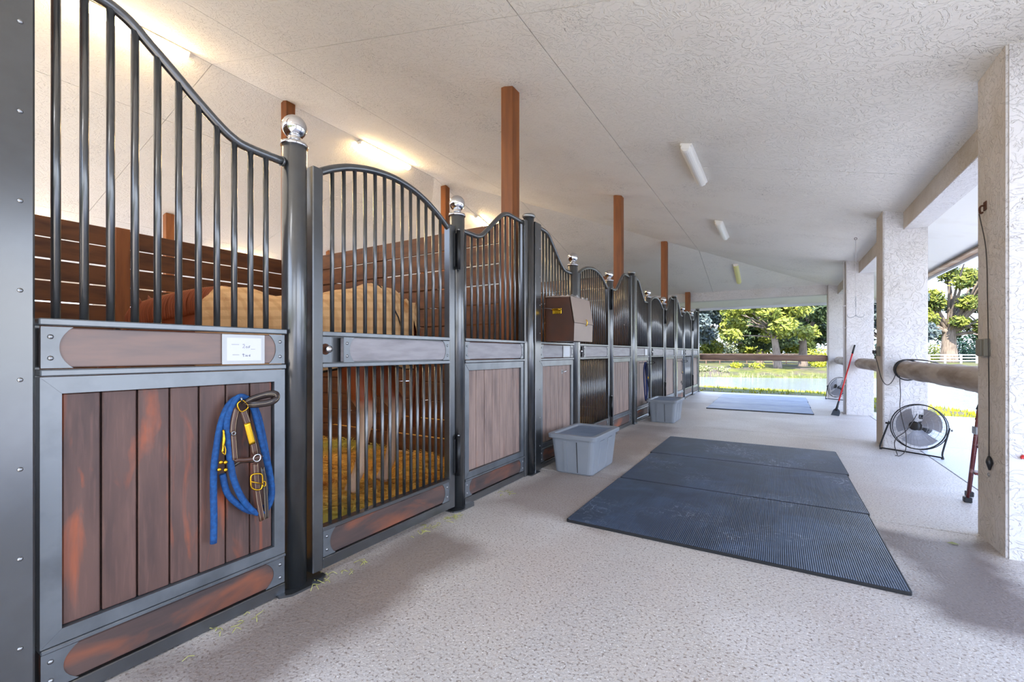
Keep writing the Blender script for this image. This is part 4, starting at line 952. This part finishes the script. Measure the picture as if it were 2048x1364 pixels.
# ------------------------------------------------------------ bedding and wisps
def strawfield(name, x0, x1, y0, y1, n, zb, lmin=.05, lmax=.13):
    mb = MB(); nx_, ny_ = 24, 24; V = []
    def hz(x, y): return zb + .025 * math.sin(x * 3.1 + 1) * math.cos(y * 2.7) + .015 * math.sin(x * 9 + y * 7)
    for j in range(ny_):
        for i in range(nx_): x = x0 + (x1 - x0) * i / (nx_ - 1); y = y0 + (y1 - y0) * j / (ny_ - 1); V.append((x, y, hz(x, y) + random.uniform(-.008, .008)))
    mb.add(V, [(j * nx_ + i, j * nx_ + i + 1, (j + 1) * nx_ + i + 1, (j + 1) * nx_ + i) for j in range(ny_ - 1) for i in range(nx_ - 1)])
    for _ in range(n):
        x, y = random.uniform(x0, x1), random.uniform(y0, y1); a_ = random.uniform(0, 2 * PI); l = random.uniform(lmin, lmax); w_ = random.uniform(.003, .006)
        dx, dy = math.cos(a_) * l / 2, math.sin(a_) * l / 2; nx2, ny2 = -math.sin(a_) * w_, math.cos(a_) * w_; z = hz(x, y) + .01; t1, t2 = random.uniform(-.01, .035), random.uniform(-.01, .035)
        mb.add([(x - dx - nx2, y - dy - ny2, z + t1), (x - dx + nx2, y - dy + ny2, z + t1), (x + dx + nx2, y + dy + ny2, z + t2), (x + dx - nx2, y + dy - ny2, z + t2)], [(0, 1, 2, 3)])
    o = obj(name, mb, straw, fix=False); o['kind'] = 'stuff'; return o
tag(strawfield('straw_bedding', -6.31, -2.32, FX[0] + .12, FX[1] - .08, 16000, .05), 'golden straw bedding covering the floor of the first stall', 'straw')
tag(strawfield('straw_bedding', -6.31, -2.32, FX[1] + .12, FX[2] - .08, 4000, .05), 'golden straw bedding covering the floor of the second stall', 'straw')
tag(strawfield('straw_bedding', -6.31, -2.32, FX[2] + .12, FX[3] - .08, 1500, .05), 'golden straw bedding covering the floor of the third stall', 'straw')
wz = MB()
for (cx, cy, n) in ((-2.12, 2.35, 16), (-2.1, 2.62, 18), (-2.13, 1.52, 14), (-2.1, 1.15, 6), (-2.12, .95, 5), (-2.1, 1.75, 8), (-1.75, 5.0, 5), (-2.08, 3.3, 8)):
    for _ in range(n):
        a_ = random.uniform(0, 2 * PI); l = random.uniform(.02, .07); x = cx + random.gauss(0, .03); y = cy + random.gauss(0, .06)
        wz.tube([(x, y, .004), (x + math.cos(a_) * l * .5, y + math.sin(a_) * l * .5, random.uniform(.006, .02)), (x + math.cos(a_ + .5) * l, y + math.sin(a_ + .5) * l, .004)], .0018, 4)
o = obj('hay_wisps', wz, hay); o['kind'] = 'stuff'; tag(o, 'stray wisps of hay on the concrete along the foot of the stall fronts', 'hay')
for k, (cx, cy) in enumerate(((.98, 3.95), )):
    tag(obj('dry_leaf', MB().add([(cx - .03, cy, .004), (cx, cy + .012, .012), (cx + .035, cy - .004, .005), (cx, cy - .012, .004), (cx, cy, .001)], [(0, 1, 3), (1, 2, 3), (0, 4, 1), (4, 2, 1)]), leafD, loc=(cx, cy, 0)), 'tiny dry leaf on the concrete between the mats and the nearest pillar', 'leaf')

# ------------------------------------------------------------ horse
HS = 1.10
HT_ = thing('horse', 'chestnut horse with pale socks in a tan plaid sheet inside the first stall', 'horse', (-2.86, 2.93, .055))
ang = math.atan2(-.62, -.78)
HM = Matrix.Translation((-2.86, 2.93, .055)) @ Matrix.Rotation(ang, 4, 'Z') @ Matrix.Diagonal((HS, HS, HS, 1))
def ering(c, hh, hw, tilt=0, n=16):   # ring in the y-z plane tilted about y
    out = []
    for k in range(n):
        t = 2 * PI * k / n; y = math.cos(t) * hw; z = math.sin(t) * hh
        out.append((c[0] - z * math.sin(tilt), c[1] + y, c[2] + z * math.cos(tilt)))
    return out
TOR = [(-.01, 1.24, .10, .07), (.04, 1.27, .22, .17), (.14, 1.31, .275, .25), (.32, 1.315, .30, .285), (.52, 1.27, .29, .29), (.8, 1.215, .29, .30), (1.05, 1.205, .30, .29), (1.28, 1.24, .33, .255), (1.44, 1.26, .31, .21), (1.56, 1.24, .24, .16), (1.63, 1.22, .14, .10)]
hb = MB()
ringloft(hb, [ering((x, 0, z), hh, hw) for x, z, hh, hw in TOR])
NK = [((1.32, 0, 1.32), .28, .15, -.5), ((1.55, 0, 1.38), .215, .12, -.35), ((1.78, 0, 1.38), .165, .095, -.15), ((1.98, 0, 1.34), .14, .085, .1), ((2.08, 0, 1.27), .13, .085, .5)]
ringloft(hb, [ering(c, a_, b_, ti) for c, a_, b_, ti in NK])
HD = [((2.0, 0, 1.36), .11, .075, .9), ((2.12, 0, 1.24), .125, .09, 1.0), ((2.20, 0, 1.08), .10, .07, 1.1), ((2.27, 0, .93), .075, .055, 1.15), ((2.31, 0, .84), .07, .055, 1.2), ((2.33, 0, .79), .045, .04, 1.2)]
ringloft(hb, [ering(c, a_, b_, ti) for c, a_, b_, ti in HD])
def hleg(y, off):
    P = [(.26 + off * .3, y * .8, 1.22), (.30 + off * .55, y, .98), (.24 + off * .8, y, .80), (.13 + off, y, .62), (.17 + off, y, .46), (.19 + off, y, .26), (.20 + off, y, .17), (.24 + off, y, .09), (.26 + off, y, .0)]
    R = [.20, .155, .10, .068, .052, .042, .05, .046, .066]
    hb.tube(P, R, 12)
def fleg(y, off):
    P = [(1.36, y * .8, 1.12), (1.37 + off * .3, y, .90), (1.38 + off * .6, y, .72), (1.38 + off, y, .58), (1.38 + off, y, .38), (1.38 + off, y, .22), (1.41 + off, y, .12), (1.44 + off, y, .0)]
    R = [.15, .10, .072, .062, .042, .048, .044, .062]
    hb.tube(P, R, 12)
hleg(.14, .17); hleg(-.14, -.02); fleg(.13, .05); fleg(-.13, -.05)
for s_ in (-1, 1): hb.tube([(2.0, s_ * .06, 1.40), (2.0, s_ * .075, 1.49), (2.01, s_ * .07, 1.56)], [.035, .03, .006], 8)
hb.xf(HM)
body = obj('body', hb, horsem, HT_, fix=True)
md = body.modifiers.new('remesh', 'REMESH'); md.mode = 'VOXEL'; md.voxel_size = .022; md.use_smooth_shade = True
ms = body.modifiers.new('smooth', 'SMOOTH'); ms.factor = .6; ms.iterations = 6
for s_ in (-1, 1):
    obj('eye', MB().lathe([(.018, 0), (.016, .008), (.008, .013), (0, .014)], (2.115, s_ * .088, 1.27), 12, (0, s_, 0)).xf(HM), blackp, HT_)
tl = MB()
for k in range(26):
    y = random.uniform(-.035, .035); x = random.uniform(-.02, .02)
    tl.tube(smooth_curve([(.03, y * .5, 1.42), (-.05 + x, y, 1.30), (-.07 + x, y * 1.4, 1.0), (-.05 + x * 1.5, y * 1.5, .75), (-.04 + x * 2, y * 1.2, .52 + random.uniform(-.05, .05))], 4), .012, 5)
o = obj('tail', tl.xf(HM), manem, HT_)
mn = MB()
for k in range(40):
    t_ = k / 39; x = 1.40 + .62 * t_; z = 1.60 + (-.045) * t_ - .10 * t_ * t_
    mn.tube(smooth_curve([(x, 0, z), (x + .01, .05, z - .01), (x + .02, .10 + random.uniform(0, .02), z - .10), (x + .01, .115, z - .2)], 3), .012, 5)
obj('mane', mn.xf(HM), manem, HT_)
# blanket: a draped shell over back and rump
bk = MB(); NX, NT = 30, 26; V = []
def torr(x):
    for a_, b_ in zip(TOR, TOR[1:]):
        if x <= b_[0]: t_ = max(0, (x - a_[0]) / (b_[0] - a_[0])); return [a_[k] + (b_[k] - a_[k]) * t_ for k in (1, 2, 3)]
    return TOR[-1][1:]
for i in range(NX):
    x = -.03 + 1.55 * i / (NX - 1); zc, hh, hw = torr(max(x, .03)); dr = .25 if x < .06 else .52
    for j in range(NT):
        t_ = -1 + 2 * j / (NT - 1); th = t_ * 2.0; e_ = .03 + .008 * math.sin(x * 22 + j)
        if abs(th) < PI / 2: y = math.sin(th) * (hw + e_); z = zc + math.cos(th) * (hh + e_)
        else: f_ = (abs(th) - PI / 2) / (2.0 - PI / 2); y = math.copysign(hw + e_ + .012 * math.sin(x * 15) * f_, th); z = zc - .30 * f_
        V.append((x - (.02 if i == 0 else 0), y, z))
bk.add(V, [(i * NT + j, i * NT + j + 1, (i + 1) * NT + j + 1, (i + 1) * NT + j) for i in range(NX - 1) for j in range(NT - 1)], True)
flap = []
for i in range(8):      # tail flap
    for j in range(9):
        s_ = -1 + 2 * j / 8; tt = i / 7; flap.append((.02 - .10 * math.sin(tt * 1.5) - .02 * tt, s_ * (.16 - .04 * tt), 1.53 - .02 * s_ * s_ - .44 * tt ** 1.3))
bk.add(flap, [(i * 9 + j, i * 9 + j + 1, (i + 1) * 9 + j + 1, (i + 1) * 9 + j) for i in range(7) for j in range(8)], True)
bo = obj('sheet', bk.xf(HM), blank, HT_, fix=False); sd_ = bo.modifiers.new('solid', 'SOLIDIFY'); sd_.thickness = .008
bd = MB()
for s_ in (0, NT - 1): bd.tube([HM @ Vector(V[i * NT + s_]) for i in range(NX)], .009, 6)
bd.tube([HM @ Vector((x, y, z)) for x, y, z in [(.30, .0, 1.66), (.22, .12, 1.62), (.13, .21, 1.50), (.06, .24, 1.36), (.02, .2, 1.2)]], .006, 6)
bd.tube([HM @ Vector((x, y, z)) for x, y, z in [(.30, .0, 1.66), (.22, -.12, 1.62), (.13, -.21, 1.50), (.06, -.24, 1.36), (.02, -.2, 1.2)]], .006, 6)
obj('binding', bd, trimk, bo)

# ------------------------------------------------------------ trees, hedges and fences beyond the pond
def gp_(u, v, d):   # a point at depth d seen at that pixel
    R = _ray(u, v); return Vector((R[0] * d, R[1] * d, CH + R[2] * d))
def leaves(mb, c, r, n, size, squash=.75):
    for _ in range(n):
        v = Vector((random.gauss(0, 1), random.gauss(0, 1), random.gauss(0, 1))).normalized() * r * (random.uniform(.45, 1.05))
        p = Vector(c) + Vector((v.x, v.y, v.z * squash)); a_ = Vector((random.gauss(0, 1), random.gauss(0, 1), random.gauss(0, 1))).normalized(); b_ = a_.orthogonal().normalized()
        s_ = size * random.uniform(.6, 1.3); a_ *= s_; b_ *= s_ * .55; m_ = b_ * .9 + Vector((0, 0, s_ * .15))
        mb.add([p - a_, p - b_, p + a_, p + b_], [(0, 1, 2, 3)])
def tree(base, h, trunk_r, blobs, leafmat, label, nl=260, size=.28, lean=(0, 0), cat='tree', fork=.3, name='tree'):
    base = Vector(base); t = thing(name, label, cat, tuple(base), 'trees beyond the pond')
    top = base + Vector((lean[0], lean[1], h * fork))
    tr = MB().tube(smooth_curve([base - Vector((0, 0, .2)), base + Vector((lean[0] * .3, lean[1] * .3, h * fork * .4)), top], 4), [trunk_r * (1.25 - .45 * k / 8) for k in range(9)], 10)
    obj('trunk', tr, bark, t); br = MB(); lf = MB()
    for (dx, dy, dz, r) in blobs:
        c = base + Vector((dx, dy, dz)); st_ = top - Vector((0, 0, random.uniform(0, h * fork * .25)))
        mid = st_.lerp(c, .5) + Vector((random.uniform(-.3, .3), random.uniform(-.3, .3), random.uniform(.0, .5)))
        P = smooth_curve([st_, mid, c], 4); br.tube(P, [max(.03, trunk_r * .3 * (1 - .8 * k / 8)) for k in range(9)], 6)
        for k in range(4):
            e_ = c + Vector((random.uniform(-1, 1), random.uniform(-1, 1), random.uniform(-.5, .8))) * r * .8; br.tube([c.lerp(mid, .3), e_], [trunk_r * .1, .015], 5)
        leaves(lf, c, r, int(nl * r * r / 1.1), size)
    b = obj('branches', br, bark, t); b['kind'] = 'stuff'
    l = obj('foliage', lf, leafmat, t, fix=False); l['kind'] = 'stuff'; return t
def blobs(n, rx_, ry_, z0, z1, r0, r1, cx=0):
    out = []
    for _ in range(n):
        a_ = random.uniform(0, 2 * PI); q_ = math.sqrt(random.random()); z = random.uniform(z0, z1); k = 1 - .35 * ((z - z0) / (z1 - z0))
        out.append((cx + math.cos(a_) * rx_ * q_ * k, math.sin(a_) * ry_ * q_ * k, z, random.uniform(r0, r1)))
    return out
def gbase(u, v, d):
    p = gp_(u, v, d); return (p.x, p.y, ground_z(p.x, p.y))
tree(gbase(1606, 737, 44), 10, .36, blobs(34, 5.2, 4.5, 2.5, 9.0, 1.0, 1.8), leafB, 'large spreading dark green tree across the pond near the last pillar', 330, .24)
tree(gbase(1556, 745, 38.5), 9, .28, blobs(26, 3.6, 3.5, 2.2, 7.5, .7, 1.3, -1.0), leafA, 'yellow-green tree on the far bank in the middle of the open end', 330, .22, lean=(-.4, .5), fork=.4)
tree(gbase(1520, 727, 58), 11, .4, blobs(30, 6.5, 4.5, 1.8, 9.5, 1.2, 2.0), leafA, 'broad yellow-green tree behind the far fence at the centre', 260, .3)
tree(gbase(1425, 724, 66), 13, .3, blobs(20, 6, 5, 3.5, 11, 1.0, 1.8), leafC, 'hazy blue-grey tree at the left of the open end', 160, .3)
tree(gbase(1360, 724, 60), 13, .35, blobs(22, 6, 5, 3.0, 11, 1.2, 1.8), leafC, 'hazy blue-grey tree partly hidden behind the last stall front', 170, .3)
tree(gbase(1690, 724, 60), 13, .5, blobs(22, 6, 5, 3, 12, 1.3, 2.2), leafB, 'dark green tree glimpsed between the last two pillars', 260, .3)
tree(gbase(1762, 722, 55), 13, .5, blobs(22, 5, 5, 2.5, 13, 1.2, 2.0), leafC, 'grey-green tree glimpsed between the second and third pillars', 260, .3)
tree(gbase(1898, 716, 62), 17, .85, [(random.uniform(-6.5, 7), random.uniform(-4, 4), z, random.uniform(1.0, 1.8)) for z in [4.6 + .27 * k for k in range(42)]], leafA, 'tall tree with a thick pale fluted trunk seen beside the nearest pillar', 240, .26, fork=.28)
tree(gbase(1985, 718, 70), 15, .6, blobs(20, 6, 5, 4, 14, 1.4, 2.2), leafB, 'dark tree at the far right behind the nearest pillar', 200, .3)
def hedge(x0, x1, y0, y1, h, mat, label, n, grp='hedges beyond the pond', size=.2, cat='hedge', name='hedge'):
    t = thing(name, label, cat, ((x0 + x1) / 2, (y0 + y1) / 2, -.1), grp); mb = MB(); core = MB()
    L = math.hypot(x1 - x0, y1 - y0); k = int(L / .9)
    for i in range(k + 1):
        f_ = i / k; c = Vector((x0 + (x1 - x0) * f_, y0 + (y1 - y0) * f_, 0)); hh = h * random.uniform(.85, 1.1)
        leaves(mb, (c.x, c.y, hh * .5 - .1), hh * .58, n, size, 1.0); leaves(mb, (c.x, c.y, hh * .25 - .1), hh * .5, n // 2, size, .7)
    o = obj('foliage', mb, mat, t, fix=False); o['kind'] = 'stuff'
    st = MB()
    for i in range(0, k + 1, 2): f_ = i / k; st.tube([(x0 + (x1 - x0) * f_, y0 + (y1 - y0) * f_, -.3), (x0 + (x1 - x0) * f_, y0 + (y1 - y0) * f_, h * .6)], .05, 5)
    o = obj('stems', st, bark, t); o['kind'] = 'stuff'; return t
A = gp_(1340, 700, 80); B = gp_(1640, 700, 84)
hedge(A.x, B.x, A.y, B.y, 3.0, leafH, 'long dark green clipped hedge beyond the far fence', 150)
A = gp_(1385, 700, 72); B = gp_(1500, 700, 72); hedge(A.x, B.x, A.y, B.y, 4.2, leafD, 'pale feathery shrubs in front of the dark hedge at left', 150, size=.22, cat='shrub', name='shrub')
A = gp_(1620, 700, 52); B = gp_(1665, 700, 52); hedge(A.x, B.x, A.y, B.y, 1.9, leafY, 'bright yellow-green shrub right of the big dark tree trunk', 160, size=.16, cat='shrub', name='shrub')
A = gp_(1905, 700, 70); B = gp_(2000, 700, 76); hedge(A.x, B.x, A.y, B.y, 4.4, leafH, 'dark green hedge right of the thick pale trunk', 160)
A = gp_(1850, 700, 66); B = gp_(1885, 700, 66); hedge(A.x, B.x, A.y, B.y, 2.8, leafY, 'round bright yellow shrub left of the thick pale trunk', 200, size=.18, cat='shrub', name='shrub')
A = gp_(1700, 700, 78); B = gp_(1850, 700, 78); hedge(A.x, B.x, A.y, B.y, 3.4, leafH, 'dark hedge hidden mostly behind the pillars', 90)
for (u, v, d, n, mat, lbl) in ((1435, 752, 37.5, 260, leafD, 'low pale shrub on the far bank at the left'), (1500, 750, 39, 200, leafY, 'low yellow shrub on the far bank left of the nearer trunk'), (1645, 752, 41, 240, leafY, 'yellow reeds on the far bank below the big tree')):
    b_ = gbase(u, v, d); t = thing('bank_shrub', lbl, 'shrub', b_, 'low shrubs on the far pond bank'); mb = MB()
    for k in range(6): leaves(mb, (b_[0] + random.uniform(-1.3, 1.3), b_[1] + random.uniform(-.4, .4), b_[2] + .22), .42, n // 3, .09, .7)
    o = obj('foliage', mb, mat, t, fix=False); o['kind'] = 'stuff'
    obj('stems', MB().tube([(b_[0], b_[1], b_[2] - .1), (b_[0], b_[1], b_[2] + .4)], .04, 5).tube([(b_[0] + .6, b_[1], b_[2] - .1), (b_[0] + .6, b_[1], b_[2] + .3)], .04, 5), bark, t)
def pfence(A, B, n, h, rails, mat, label, pw, name):
    A, B = Vector(A), Vector(B); t = thing(name, label, 'fence', (A.x, A.y, 0), None); d = (B - A); L = d.length
    for i in range(n + 1):
        p = A.lerp(B, i / n); z = ground_z(p.x, p.y); obj('post', MB().box(p.x - pw, p.x + pw, p.y - pw, p.y + pw, z - .1, z + h, .01), mat, t)
    for k, rz in enumerate(rails):
        for i in range(n):
            p, q_ = A.lerp(B, i / n), A.lerp(B, (i + 1) / n); zp, zq = ground_z(p.x, p.y) + rz, ground_z(q_.x, q_.y) + rz
            obj('rail', MB().add([(p.x, p.y - .02, zp - .06), (q_.x, q_.y - .02, zq - .06), (q_.x, q_.y - .02, zq + .06), (p.x, p.y - .02, zp + .06), (p.x, p.y + .02, zp - .06), (q_.x, q_.y + .02, zq - .06), (q_.x, q_.y + .02, zq + .06), (p.x, p.y + .02, zp + .06)],
                [(0, 1, 2, 3), (4, 5, 6, 7), (0, 1, 5, 4), (1, 2, 6, 5), (2, 3, 7, 6), (3, 0, 4, 7)]), mat, t)
A = gp_(1385, 720, 52); B = gp_(1650, 720, 54); pfence((A.x, A.y, 0), (B.x, B.y, 0), 10, 1.25, (.45, .85, 1.2), fbrown, 'brown post-and-rail fence on the far side of the pond', .06, 'rail_fence')
A = gp_(1858, 715, 56); B = gp_(1985, 715, 57); pfence((A.x, A.y, 0), (B.x, B.y, 0), 4, 1.15, (.35, .72, 1.08), whitem, 'white rail fence across the pond below the thick pale trunk', .09, 'rail_fence')
